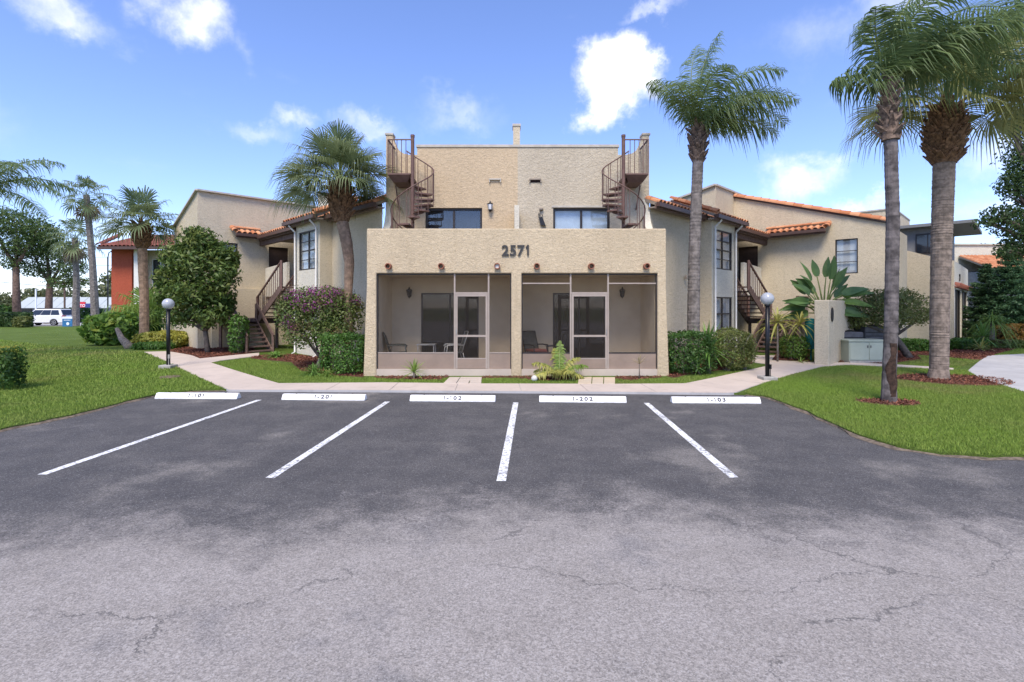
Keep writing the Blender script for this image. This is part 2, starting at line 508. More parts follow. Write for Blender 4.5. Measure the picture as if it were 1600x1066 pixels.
t = NT('roof_tile')                       # clay barrel tile, each piece fired a little differently
rnd = t.pos.outputs['Random Per Island']
oi = t.node('ShaderNodeObjectInfo')
v = t.math('FRACT', t.math('ADD', rnd, oi.outputs['Random']))
col = t.mix(v, (0.44, 0.165, 0.075), (0.60, 0.30, 0.16))
col = t.mix(t.math('MULTIPLY', t.ramp(t.noise(5, 6, 0.7), 0.5, 0.75), 0.75), col, (0.20, 0.095, 0.06))
t.pbr(col, 0.85, t.bump(t.noise(40, 4), 0.3, 0.01), spec=0.15)
t = NT('dark_tile')
col = t.mix(t.pos.outputs['Random Per Island'], (0.20, 0.07, 0.05), (0.30, 0.12, 0.085))
t.pbr(col, 0.85, spec=0.15)

t = NT('asphalt')
P = t.pos.outputs['Position']
sx = t.node('ShaderNodeSeparateXYZ'); t.link(P, sx.inputs[0])
agg = t.noise(62, 3.0, 0.8)
agg2 = t.noise(34, 4.0, 0.8)
agg3 = t.noise(95, 2.0, 0.7)
patch = t.noise(0.55, 6.0, 0.62)
patch2 = t.noise(1.5, 6.0, 0.68)
edge = t.math('ADD', sx.outputs['Y'], t.math('MULTIPLY', t.math('SUBTRACT', patch, 0.5), 2.6))
edge = t.math('ADD', edge, t.math('MULTIPLY', t.math('SUBTRACT', t.noise(2.6, 6, 0.72), 0.5), 2.6))
edge = t.math('ADD', edge, t.math('MULTIPLY', t.math('ABSOLUTE', t.math('SUBTRACT', sx.outputs['X'], 0.6)), 0.16))
edge = t.math('ADD', edge, t.math('MULTIPLY', t.math('SUBTRACT', agg2, 0.5), 2.2))
old = t.ramp(edge, 6.0, 4.3)
sealed = t.mix(t.ramp(patch2, 0.35, 0.7), (0.072, 0.071, 0.074), (0.104, 0.101, 0.101))
wear = t.math('MULTIPLY', t.ramp(t.math('ADD', t.noise(0.42, 7, 0.66, t.vec('ADD', P, (31.5, 4.0, 0))), t.math('MULTIPLY', t.math('SUBTRACT', agg2, 0.5), 0.22)), 0.56, 0.70), 0.6)
sealed = t.mix(wear, sealed, (0.235, 0.222, 0.205))
sealed = t.mix(t.math('MULTIPLY', t.ramp(t.noise(1.15, 4, 0.6, t.vec('ADD', P, (2, 5, 0))), 0.66, 0.76), 0.55), sealed, (0.035, 0.034, 0.036))
sealed = t.mix(t.math('MULTIPLY', t.ramp(agg2, 0.6, 0.72), 0.4), sealed, (0.24, 0.24, 0.245))
gray = t.mix(t.ramp(patch2, 0.3, 0.7), (0.300, 0.282, 0.268), (0.262, 0.245, 0.229))
gray = t.mix(t.math('MULTIPLY', t.ramp(t.noise(0.9, 5, 0.65, t.vec('ADD', P, (7, 3, 0))), 0.56, 0.72), 0.5), gray, (0.13, 0.13, 0.14))
gray = t.mix(t.math('MULTIPLY', t.ramp(agg, 0.55, 0.7), 0.45), gray, (0.09, 0.09, 0.095))
gray = t.mix(t.math('MULTIPLY', t.ramp(agg3, 0.56, 0.7), 0.5), gray, (0.42, 0.41, 0.40))
col = t.mix(old, sealed, gray)
def chips(scale):
    v = t.node('ShaderNodeTexVoronoi', feature='F1'); v.inputs['Scale'].default_value = scale
    t.link(P, v.inputs['Vector'])
    sp = t.node('ShaderNodeSeparateColor'); t.link(v.outputs['Color'], sp.inputs[0])
    return sp.outputs[0], v.outputs['Distance']
ca, da = chips(120.0)
cb, db = chips(58.0)
gain = t.math('ADD', t.math('ADD', t.math('MULTIPLY', ca, 0.55), t.math('MULTIPLY', cb, 0.30)), 0.57)
mm = t.node('ShaderNodeMix', data_type='RGBA', blend_type='MULTIPLY'); mm.inputs['Factor'].default_value = 1.0
t.link(col, mm.inputs['A']); cc = t.node('ShaderNodeCombineColor')
for q, k_ in enumerate((1.03, 1.0, 0.945)): t.link(t.math('MULTIPLY', gain, k_), cc.inputs[q])
t.link(cc.outputs[0], mm.inputs['B'])
col = t.mix(t.math('MULTIPLY', t.ramp(ca, 0.90, 0.97), 0.35), mm.outputs['Result'], (0.36, 0.35, 0.34))
vor = t.node('ShaderNodeTexVoronoi', feature='DISTANCE_TO_EDGE'); vor.inputs['Scale'].default_value = 0.55
nz = t.node('ShaderNodeTexNoise'); nz.inputs['Scale'].default_value = 2.2; nz.inputs['Detail'].default_value = 6; nz.inputs['Roughness'].default_value = 0.68
t.link(P, nz.inputs['Vector'])
t.link(t.vec('ADD', t.vec('MULTIPLY', P, (0.75, 1.25, 1)), t.vec('MULTIPLY', nz.outputs['Color'], (0.75, 0.75, 0))), vor.inputs['Vector'])
crack = t.math('MULTIPLY', t.ramp(vor.outputs['Distance'], 0.0055, 0.0012), t.ramp(t.noise(0.8, 3, 0.5, t.vec('ADD', P, (3, 9, 0))), 0.42, 0.52))
crack = t.math('MULTIPLY', crack, t.math('ADD', t.math('MULTIPLY', old, 0.9), 0.1))
col = t.mix(t.math('MULTIPLY', crack, 0.55), col, (0.05, 0.05, 0.05))
h = t.math('SUBTRACT', t.math('ADD', t.math('MULTIPLY', ca, 0.7), t.math('MULTIPLY', agg2, 0.5)), t.math('MULTIPLY', crack, 1.2))
t.pbr(col, 0.85, t.bump(h, 0.55, 0.008), spec=0.25)

t = NT('line_paint')                      # worn road paint
P = t.pos.outputs['Position']
w = t.ramp(t.math('ADD', t.noise(22, 5, 0.75), t.math('MULTIPLY', t.noise(2.0, 3), 0.35)), 0.66, 0.78)
col = t.mix(t.math('MULTIPLY', w, 0.85), (0.76, 0.76, 0.74), (0.13, 0.13, 0.135))
t.pbr(col, 0.75, t.bump(t.noise(120, 2), 0.3, 0.005))

def concrete(name, c, c2, stain):
    t = NT(name)
    f = t.noise(1.1, 6, 0.65)
    col = t.mix(t.ramp(f, 0.3, 0.7), c, c2)
    col = t.mix(t.math('MULTIPLY', t.ramp(t.noise(3.1, 6, 0.7), 0.5, 0.8), stain), col, tuple(x * 0.5 for x in c))
    t.pbr(col, 0.9, t.bump(t.noise(120, 3), 0.25, 0.005), spec=0.15)
concrete('sidewalk_concrete', (0.56, 0.47, 0.39), (0.50, 0.42, 0.35), 0.45)
concrete('drive_concrete', (0.46, 0.45, 0.435), (0.38, 0.37, 0.36), 0.5)
concrete('slab_concrete', (0.52, 0.44, 0.36), (0.45, 0.38, 0.31), 0.35)
concrete('paver_tan', (0.56, 0.44, 0.29), (0.50, 0.42, 0.32), 0.4)
concrete('paver_pale', (0.54, 0.46, 0.38), (0.47, 0.40, 0.33), 0.4)

t = NT('lawn_soil')
col = t.mix(t.ramp(t.noise(0.5, 5), 0.35, 0.65), (0.12, 0.185, 0.03), (0.17, 0.24, 0.05))
col = t.mix(t.math('MULTIPLY', t.ramp(t.noise(0.33, 6, 0.65), 0.55, 0.75), 0.5), col, (0.17, 0.155, 0.055))
col = t.mix(t.ramp(t.noise(45, 4, 0.7), 0.35, 0.7), col, (0.055, 0.085, 0.020))
t.pbr(col, 0.95, t.bump(t.noise(60, 5, 0.7), 0.9, 0.05), spec=0.1)
t = NT('mulch_soil')
col = t.mix(t.noise(26, 5, 0.75), (0.20, 0.085, 0.055), (0.09, 0.05, 0.038))
t.pbr(col, 0.95, t.bump(t.noise(45, 5, 0.75), 1.0, 0.04), spec=0.1)
plain('dirt', (0.21, 0.165, 0.12), 0.95, var=0.3, scale=14, bump=0.6, bscale=40)
plain('scar', (0.075, 0.045, 0.032), 0.95, var=0.35, scale=12, bump=0.8, bscale=30)
t = NT('grass_blade')
rnd = t.pos.outputs['Random Per Island']
col = t.mix(rnd, (0.15, 0.235, 0.034), (0.30, 0.385, 0.080))
col = t.mix(t.math('MULTIPLY', t.ramp(t.noise(0.33, 6, 0.65), 0.48, 0.70), 0.75), col, (0.30, 0.27, 0.10))
col = t.mix(t.ramp(t.noise(0.22, 4, 0.6, t.vec('ADD', t.pos.outputs['Position'], (9, 2, 0))), 0.45, 0.7), col, (0.225, 0.335, 0.05))
b = t.pbr(col, 0.6, spec=0.2, surf=False)
tr = t.node('ShaderNodeBsdfTranslucent'); t.put(col, tr.inputs['Color'])
m = t.node('ShaderNodeMixShader'); m.inputs[0].default_value = 0.3
t.link(b, m.inputs[1]); t.link(tr.outputs[0], m.inputs[2]); t.link(m.outputs[0], t.out.inputs['Surface'])
t = NT('mulch_chip')
col = t.mix(t.pos.outputs['Random Per Island'], (0.30, 0.12, 0.075), (0.13, 0.06, 0.045))
t.pbr(col, 0.95, spec=0.1)
leafmat('leaf_tree', (0.045, 0.095, 0.020), (0.15, 0.215, 0.05), 0.3, c3=(0.23, 0.26, 0.07))
leafmat('leaf_oak', (0.035, 0.074, 0.025), (0.096, 0.166, 0.045))
leafmat('leaf_pine', (0.075, 0.135, 0.040), (0.15, 0.22, 0.06))
leafmat('leaf_norfolk', (0.038, 0.105, 0.045), (0.123, 0.219, 0.096))
leafmat('leaf_hedge', (0.061, 0.149, 0.025), (0.149, 0.280, 0.049))
leafmat('leaf_darkhedge', (0.038, 0.102, 0.021), (0.123, 0.228, 0.044))
leafmat('leaf_olive', (0.12, 0.155, 0.04), (0.26, 0.28, 0.085), 0.35)
leafmat('leaf_boug', (0.065, 0.115, 0.025), (0.17, 0.215, 0.055), 0.3, c3=(0.17, 0.12, 0.06))
leafmat('bract', (0.27, 0.055, 0.19), (0.40, 0.13, 0.30), 0.3)
leafmat('leaf_yellow', (0.28, 0.30, 0.045), (0.42, 0.38, 0.07), c3=(0.16, 0.22, 0.04))
leafmat('leaf_broad', (0.061, 0.149, 0.026), (0.175, 0.289, 0.044), c3=(0.280, 0.333, 0.052))
leafmat('leaf_far', (0.127, 0.160, 0.072), (0.209, 0.220, 0.094))
leafmat('leaf_croton', (0.20, 0.085, 0.02), (0.26, 0.17, 0.03), c3=(0.06, 0.035, 0.02))
leafmat('frond_fan', (0.13, 0.18, 0.075), (0.27, 0.32, 0.145), 0.38)
leafmat('frond_queen', (0.105, 0.175, 0.06), (0.25, 0.325, 0.12), 0.45)
leafmat('frond_gold', (0.17, 0.20, 0.06), (0.33, 0.33, 0.11), 0.4)
leafmat('frond_dead', (0.22, 0.16, 0.10), (0.30, 0.23, 0.15), 0.15)
leafmat('strap_green', (0.096, 0.210, 0.038), (0.210, 0.350, 0.070), 0.25)
leafmat('strap_lime', (0.176, 0.286, 0.044), (0.286, 0.396, 0.088), 0.3)
leafmat('strap_cream', (0.33, 0.34, 0.07), (0.50, 0.46, 0.14), 0.25)
leafmat('strap_dry', (0.30, 0.24, 0.13), (0.40, 0.33, 0.19), 0.2)
leafmat('paddle', (0.075, 0.150, 0.045), (0.15, 0.24, 0.075), 0.2, 0.35)

# ================================================================== ground
def flat(name, pts, z, mat, parent=None):
    return MB().add([(x, y, z) for x, y in pts], [tuple(range(len(pts)))]).build(name, mat, parent)
struct(flat('ground', [(-3000, -3000), (3000, -3000), (3000, 3000), (-3000, 3000)], -0.06, 'lawn_soil'))
struct(flat('asphalt_lot', [(-60, -40), (60, -40), (60, 13.2), (-60, 13.2)], 0.0, 'asphalt'))
CURB = [G(357, 609.5), G(560, 610.2), G(800, 611.8), G(1000, 613.2), G(1140, 614.5)]
EDGE_L = [(-60, 6.0), (-14, 6.9), G(0, 670), G(60, 658), G(110, 648), G(170, 634), G(215, 622), G(250, 615), G(300, 609.5), G(350, 608)]
EDGE_R = [G(1165, 615), G(1190, 617), G(1222, 628), G(1260, 642), G(1300, 660), G(1345, 680), G(1400, 697), G(1470, 708), G(1540, 711.5), G(1600, 711.5), (9.5, 6.6), (60, 6.0)]
def ragged(pts, amp, seed):
    "a hand-cut edge: small in-and-outs between the given points"
    rng = random.Random(seed); o = []
    for a, b in zip(pts[:-1], pts[1:]):
        L = math.hypot(b[0] - a[0], b[1] - a[1]); n = max(1, int(min(L, 8) / .22)) if abs(a[0]) < 16 and abs(b[0]) < 16 else 1
        for k in range(n):
            f = k / n; o.append((a[0] + (b[0] - a[0]) * f + rng.uniform(-amp, amp), a[1] + (b[1] - a[1]) * f + rng.uniform(-amp, amp)))
    return o + [pts[-1]]
EDGE_L, EDGE_R = ragged(EDGE_L, .035, 1), ragged(EDGE_R, .035, 2)
droot = bpy.data.objects.new('soil_edge', None); COL.objects.link(droot); struct(droot)
def soil_strip(edge, wid, seed, sgn):
    rng = random.Random(seed); e = [p for p in edge if abs(p[0]) < 15]; w = [max(.01, wid * rng.uniform(.1, 1.5)) for _ in e]
    q = [(p[0] + sgn * k * .8, p[1] - k * .7) for p, k in zip(e, w)]
    mb = MB()
    for i in range(len(e) - 1):
        mb.add([(e[i][0], e[i][1] + .05, .03), (e[i + 1][0], e[i + 1][1] + .05, .03), (q[i + 1][0], q[i + 1][1], .003), (q[i][0], q[i][1], .003)], [(0, 3, 2, 1)])
    mb.build('soil_strip', 'dirt', droot)
soil_strip(EDGE_L, .07, 3, 1); soil_strip(EDGE_R, .09, 4, -1)
inset = lambda p: (p[0], p[1] + 0.08)
LAWN = EDGE_L + [inset(p) for p in CURB] + EDGE_R + [(60, 49), (-75, 49)]
struct(drape('lawn', LAWN, 0.0, 'lawn_soil', 0.10))
# the walk along the bays, and its branches to both stairs
WALK = CURB + [G(1152, 613.5), G(1175, 605), G(1200, 597), G(1240, 585), G(1285, 574), G(1330, 570.5), G(1420, 574.5), G(1490, 579), G(1490, 576), G(1420, 571.5), G(1335, 567), G(1290, 567.5),
               G(1268, 566.6), G(1205, 563.5), G(1212, 556), G(1176, 556), G(1172, 566), G(1207, 570.5), G(1165, 580), G(1070, 600), G(960, 600.8), G(750, 600.2), G(600, 598.5), G(436, 599.8),
               G(330, 567.5), G(345, 564), G(405, 556.5), G(405, 552), G(312, 561), G(300, 556), G(262, 549.5), G(225, 550.5)]
def walk_slabs():
    "the walk cut into its poured slabs by joints"
    root = bpy.data.objects.new('sidewalk', None); COL.objects.link(root); struct(root)
    base = drape('joint_bed', WALK, 0.006, 'drive_concrete', 0.1, parent=root)
    bm = bmesh.new()
    vs = [bm.verts.new((x, y, 0)) for x, y in WALK]
    for tri in geometry.tessellate_polygon([[Vector((x, y, 0)) for x, y in WALK]]):
        bm.faces.new([vs[i] for i in tri])
    bmesh.ops.dissolve_limit(bm, angle_limit=0.01, verts=bm.verts[:], edges=bm.edges[:])
    cuts = []
    for x in (-5.2, -3.7, -2.2, -0.7, 0.85, 2.4, 3.9): cuts.append(((x, 12.4), (1, 0.04), (12.9, -5.6, 4.6)))
    gap = 0.008
    me_list = []
    def cut(bm, co, no):
        r = bmesh.ops.bisect_plane(bm, geom=bm.verts[:] + bm.edges[:] + bm.faces[:], plane_co=(co[0], co[1], 0), plane_no=(no[0], no[1], 0))
        es = [g for g in r['geom_cut'] if isinstance(g, bmesh.types.BMEdge)]
        bmesh.ops.split_edges(bm, edges=es)
    cut(bm, (-5.75, 12.6), (0.8, -0.62)); cut(bm, (5.0, 12.4), (0.86, 0.5))
    for x in (-4.4, -2.9, -1.35, 0.2, 1.75, 3.3): cut(bm, (x, 12.4), (1, 0.04))
    for k in range(1, 8): cut(bm, (-5.75 - k * 1.15, 12.6 + k * 1.12), (0.72, -0.69))
    for k in range(1, 5): cut(bm, (5.0 + k * 1.2, 12.4 + k * 0.95), (0.8, 0.6))
    bmesh.ops.triangulate(bm, faces=[f for f in bm.faces if len(f.verts) > 4])
    bm.verts.ensure_lookup_table()
    seen = set()
    for v in bm.verts:
        if v.index in seen: continue
        isl, st = [], [v]
        seen.add(v.index)
        while st:
            a = st.pop(); isl.append(a)
            for e in a.link_edges:
                b = e.other_vert(a)
                if b.index not in seen: seen.add(b.index); st.append(b)
        fs = {f for a in isl for f in a.link_faces}
        if not fs: continue
        ix = {a: i for i, a in enumerate(isl)}
        cx = sum(a.co.x for a in isl) / len(isl); cy = sum(a.co.y for a in isl) / len(isl)
        sub = bmesh.new()
        nv = []
        for a in isl:
            dx, dy = a.co.x - cx, a.co.y - cy; L = math.hypot(dx, dy) or 1
            k = 1 - gap / L
            nv.append(sub.verts.new((cx + dx * k, cy + dy * k, 0)))
        for f in fs:
            try: sub.faces.new([nv[ix[a]] for a in f.verts])
            except ValueError: pass
        ys = [a.co.y for a in sub.verts]
        y = math.floor(min(ys)) + 1
        while y < max(ys):
            bmesh.ops.bisect_plane(sub, geom=sub.verts[:] + sub.edges[:] + sub.faces[:], plane_co=(0, y, 0), plane_no=(0, 1, 0)); y += 1
        for a in sub.verts: a.co.z = gz(a.co.x, a.co.y) + 0.018
        for f in sub.faces:
            f.normal_update()
            if f.normal.z < 0: f.normal_flip()
        r = bmesh.ops.extrude_edge_only(sub, edges=[e for e in sub.edges if e.is_boundary])
        for a in r['geom']:
            if isinstance(a, bmesh.types.BMVert): a.co.z -= 0.09
        me = bpy.data.meshes.new('slab'); sub.to_mesh(me); sub.free()
        link('slab', me, 'sidewalk_concrete', root)
    bm.free()
walk_slabs()
DRIVE = [G(1512, 580), G(1530, 590), G(1560, 600), G(1600, 613), (13.0, 10.6), (30, 9.0), (34, 22), G(1640, 552), G(1600, 553.5), G(1545, 556), G(1530, 565)]
struct(drape('driveway', DRIVE, 0.012, 'drive_concrete', 0.05))
# mulch beds
MULCH = {'bed_right_front': [(4.45, 14.05), (4.3, 14.5), (4.5, 16.0), (6.9, 18.2), (8.6, 18.2), (8.9, 16.6), G(1180, 567), G(1130, 578), G(1075, 585)],
         'bed_left_front': [(-4.15, 14.1), (-4.2, 16.3), (-8.2, 19.3), (-9.6, 18.9), (-9.2, 18.0), G(455, 566), G(470, 580), G(520, 588), G(565, 589)],
         'bed_porch_left': [G(590, 591.5), G(640, 593.5), G(690, 594), G(697, 586), (-1.75, 14.3), (-3.85, 14.3)],
         'bed_porch_middle': [G(752, 592), G(790, 590), G(850, 595.5), G(901, 594), G(905, 585), (2.0, 14.3), (-0.8, 14.3)],
         'bed_porch_right': [G(960, 592), G(985, 595), G(1030, 590.5), (4.2, 14.3), (2.9, 14.3)],
         'bed_stair_left': [G(283, 557), G(300, 561.5), G(385, 557), G(400, 548), G(390, 540), G(300, 541), G(262, 548)],
         'bed_stair_right': [G(1207, 562.5), G(1266, 565.6), G(1268, 552), G(1262, 543), G(1232, 545), G(1212, 555)],
         'bed_box': [G(1288, 566), G(1330, 566), G(1385, 570), G(1440, 562), G(1430, 553), G(1340, 545), G(1300, 555)],
         'bed_wall': [G(1385, 552), G(1440, 555), G(1500, 561), G(1530, 563), G(1580, 548), G(1600, 541), (30, 24.5), (21.5, 24.3), (20.6, 24.0), G(1490, 548), G(1400, 546)]}
def oval(px, py, rx, ry):
    c = G(px, py)
    return [(c[0] + rx * math.cos(a) * (1 + 0.08 * math.sin(3 * a)), c[1] + ry * math.sin(a)) for a in [i * math.pi / 8 for i in range(16)]]
MULCH['ring_small'] = oval(1389, 629, 0.62, 0.42)
MULCH['ring_large'] = oval(1490, 594, 1.45, 1.0)
mroot = bpy.data.objects.new('mulch_beds', None); COL.objects.link(mroot); struct(mroot)
for k, p in MULCH.items():
    drape('mulch_bed', p, 0.009, 'mulch_soil', 0.03, 0.6, parent=mroot)
# loose bark chips and grass blades
g = np.random.default_rng(7)
def scatter(polys, dens, avoid=()):
    xs, ys = [], []
    for p in polys:
        a = np.array(p); lo, hi = a.min(0), a.max(0)
        n = int((hi[0] - lo[0]) * (hi[1] - lo[1]) * dens)
        x = g.uniform(lo[0], hi[0], n); y = g.uniform(lo[1], hi[1], n)
        k = inside(p, x, y)
        for q in avoid: k &= ~inside(q, x, y)
        xs.append(x[k]); ys.append(y[k])
    return np.concatenate(xs), np.concatenate(ys)
def gza(y):
    t = np.clip((y - 12.3) / 8.0, 0, 1)
    return 0.045 + 0.2 * t * t * (3 - 2 * t)
x, y = scatter(list(MULCH.values()), 380, [WALK])
pts = np.stack([x, y, gza(y) + 0.02 + g.uniform(0, 0.02, len(x))], 1)
tag(leaves('bark_chips', pts, np.tile([0, 0, 1.0], (len(x), 1)), 0.07, 0.35, 'mulch_chip', None, 3, 0.5, 0.1), 'reddish bark chips scattered over the planting beds', 'mulch', kind='stuff')
PAVE1 = [G(693, 600.3), G(752, 600.5), (-0.83, 14.05), (-1.72, 14.05)]
PAVE2 = [G(903, 601), G(961, 601), (2.83, 14.05), (1.83, 14.05)]
LEFT_LAWN = EDGE_L + [G(300, 584), G(225, 550.5), (-22, 24), (-46, 40), (-75, 40), (-75, 6)]
RIGHT_LAWN = EDGE_R[:-2] + [(12.5, 7.0), (13.0, 10.8), G(1600, 612), G(1560, 599), G(1512, 579), G(1290, 570), G(1240, 584), G(1200, 596), G(1165, 612)]
FRONT = [[G(436, 600.5), G(600, 599), G(750, 600.5), G(960, 601), G(1070, 600.5), G(1165, 580.5), G(1207, 571), (8.9, 16.4), (4.5, 14.0), (-4.2, 14.0), (-9.4, 18.2), G(330, 567.5)],
         [G(1380, 571), G(1495, 576), G(1535, 563), G(1440, 556), G(1385, 553)], [G(1530, 564), G(1640, 556), (26, 22), (30, 24), G(1600, 542)]]
def blades(x, y, h, w, seed):
    r = np.random.default_rng(seed); n = len(x)
    z = gza(y)
    a = r.uniform(0, 2 * np.pi, n); hh = h * r.uniform(0.55, 1.3, n); ww = w * r.uniform(0.7, 1.3, n)
    lx = r.normal(0, 0.45, n) * hh; ly = r.normal(0, 0.45, n) * hh
    v = np.empty((n, 3, 3))
    v[:, 0] = np.stack([x - np.cos(a) * ww, y - np.sin(a) * ww, z - 0.004], 1)
    v[:, 1] = np.stack([x + np.cos(a) * ww, y + np.sin(a) * ww, z - 0.004], 1)
    v[:, 2] = np.stack([x + lx, y + ly, z + hh], 1)
    return v.reshape(-1, 3)
av = [WALK, DRIVE, PAVE1, PAVE2] + list(MULCH.values())
x1, y1 = scatter([LEFT_LAWN], 1500, av)
keep = g.uniform(0, 1, len(x1)) < np.clip(1.15 - (y1 - 8) / 11.0, 0.09, 1) * (np.abs(x1) < 1.12 * y1 + 1.5)
x1, y1 = x1[keep], y1[keep]
x2, y2 = scatter([RIGHT_LAWN], 3000, av)
x3, y3 = scatter(FRONT, 1500, av)
sizes = np.concatenate([0.045 + 0.0015 * np.clip(y1 - 8, 0, 15), np.full(len(x2), 0.045), np.full(len(x3), 0.042)])
wid = np.concatenate([0.005 + 0.0013 * np.clip(y1 - 8, 0, 30), np.full(len(x2), 0.005), np.full(len(x3), 0.007)])
X = np.concatenate([x1, x2, x3]); Y = np.concatenate([y1, y2, y3])
gv = blades(X, Y, sizes, wid, 5)
tag(npmesh('grass', gv, np.arange(len(gv)), 3, 'grass_blade'), 'short green turf covering the lawns and verges', 'grass', kind='stuff')

# painted bay lines (they run a little askew to the building)
lroot = bpy.data.objects.new('bay_markings', None); COL.objects.link(lroot); struct(lroot)
for (xa, ya), (xb, yb) in (((-5.48, 11.1), (-5.63, 6.13)), ((-2.65, 10.88), (-2.84, 6.01)), ((0.08, 10.8), (-0.125, 5.9)), ((2.82, 10.74), (2.61, 6.02))):
    flat('bay_line', [(xb - .055, yb), (xb + .055, yb), (xa + .055, ya), (xa - .055, ya)], 0.004, 'line_paint', lroot)

# ================================================================== building helpers
BLD = thing('apartment_building', (0.13, 16.3, 0), 'two-storey beige stucco apartment building numbered 2571 with screened porches', 'building')
def wall(p0, p1, z0, z1, holes=(), mat='cream_stucco', parent=BLD, depth=0.13, name='wall'):
    "a wall face from p0 to p1 (plan), facing right of that direction, with openings (a0,a1,zb,zt)"
    p0, p1 = Vector(p0), Vector(p1); L = (p1 - p0).length; d = (p1 - p0) / L; n = Vector((d.y, -d.x))
    us = sorted({0.0, L} | {h[0] for h in holes} | {h[1] for h in holes}); zs = sorted({z0, z1} | {h[2] for h in holes} | {h[3] for h in holes})
    P = lambda a, z, o=0.0: (p0.x + d.x * a - n.x * o, p0.y + d.y * a - n.y * o, z)
    mb = MB()
    for i in range(len(us) - 1):
        for j in range(len(zs) - 1):
            a, z = (us[i] + us[i + 1]) / 2, (zs[j] + zs[j + 1]) / 2
            if any(h[0] < a < h[1] and h[2] < z < h[3] for h in holes): continue
            mb.add([P(us[i], zs[j]), P(us[i + 1], zs[j]), P(us[i + 1], zs[j + 1]), P(us[i], zs[j + 1])], [(0, 1, 2, 3)])
    for a0, a1, b, t in holes:
        q = [(a0, b), (a1, b), (a1, t), (a0, t)]
        for k in range(4):
            (a, z), (c, w) = q[k], q[(k + 1) % 4]
            mb.add([P(a, z), P(a, z, depth), P(c, w, depth), P(c, w)], [(0, 1, 2, 3)])
    return mb.build(name, mat, parent), P, n
def fit_window(P, h, cols, rows, window_backing='window_backing', frame='frame_dark', depth=0.10, parent=BLD, glass='window_glass', fw=0.045, name='window', mull=None, slats=False):
    "a window set into an opening of a wall: frame bars, panes and the blind behind them"
    a0, a1, b, t = h
    def bar(mb, x0, x1, z0, z1, o0, o1):
        mb.hexa([P(x0, z0, o0), P(x1, z0, o0), P(x1, z0, o1), P(x0, z0, o1), P(x0, z1, o0), P(x1, z1, o0), P(x1, z1, o1), P(x0, z1, o1)])
    fr = MB()
    o0, o1 = depth - 0.07, depth - 0.002
    bar(fr, a0 + .002, a0 + fw, b + .002, t - .002, o0, o1); bar(fr, a1 - fw, a1 - .002, b + .002, t - .002, o0, o1)
    bar(fr, a0 + fw, a1 - fw, b + .002, b + fw, o0, o1); bar(fr, a0 + fw, a1 - fw, t - fw, t - .002, o0, o1)
    w = fr.build(name, frame, parent)
    cw = (a1 - a0 - 2 * fw) / cols; rh = (t - b - 2 * fw) / rows
    for i in range(1, cols):
        x = a0 + fw + cw * i
        m = MB(); bar(m, x - (mull or fw) / 2, x + (mull or fw) / 2, b + fw, t - fw, o0 + .008, o1); m.build('mullion', frame, w)
    for j in range(1, rows):
        z = b + fw + rh * j
        m = MB(); bar(m, a0 + fw, a1 - fw, z - fw / (2 if (rows == 2 or j * 2 == rows) else 4), z + fw / (2 if (rows == 2 or j * 2 == rows) else 4), o0 + .014, o1 - .004); m.build('muntin', frame, w)
    for i in range(cols):
        x = a0 + fw + cw * i
        m = MB(); bar(m, x, x + cw, b + fw, t - fw, o0 + .03, o0 + .036); m.build('pane', glass, w)
    if slats:
        m = MB(); k = b + fw
        while k < t - fw:
            bar(m, a0 + .01, a1 - .01, k, k + .036, depth + .02, depth + .03); k += .046
        bar(m, a0 + .005, a1 - .005, b, t, depth + .04, depth + .05)
        m.build('window_backing', window_backing, w)  # slatted blind
    else:
        m = MB(); bar(m, a0 - .05, a1 + .05, b - .05, t + .05, depth + .05, depth + .06); m.build('window_backing', window_backing, w)  # dark ones are sheets standing in for the unlit room
    return w
TILE = MB()
def tile_geo(r0, r1, L, n=6, th=0.018):
    vs, fs = [], []
    for (r, y) in ((r0, 0), (r1, L)):
        for k in range(n + 1):
            a = math.pi * k / n
            vs.append((-r * math.cos(a), y, r * math.sin(a)))
    for k in range(n): fs.append((k, k + 1, n + 2 + k, n + 1 + k))
    o = len(vs)
    for k in range(n + 1):
        a = math.pi * k / n
        vs.append((-(r0 - th) * math.cos(a), 0.0, (r0 - th) * math.sin(a)))
    for k in range(n): fs.append((k, o + k, o + k + 1, k + 1))
    o2 = len(vs)
    for k in range(n + 1):
        a = math.pi * k / n
        vs.append((-(r0 - th) * math.cos(a), L * .5, (r0 - th) * math.sin(a)))
    for k in range(n): fs.append((o + k, o2 + k, o2 + k + 1, o + k + 1))
    return vs, fs
def frame3(o, e, s):
    e, s = Vector(e).normalized(), Vector(s).normalized(); n = e.cross(s).normalized()
    m = Matrix((e, s, n)).transposed().to_4x4(); m.translation = Vector(o)
    return m
tv, tf = tile_geo(0.105, 0.085, 0.42)
TILE_ME = bpy.data.meshes.new('roof_tile'); TILE_ME.from_pydata(tv, [], tf); TILE_ME.materials.append(MATS['roof_tile'])
rt = random.Random(4)
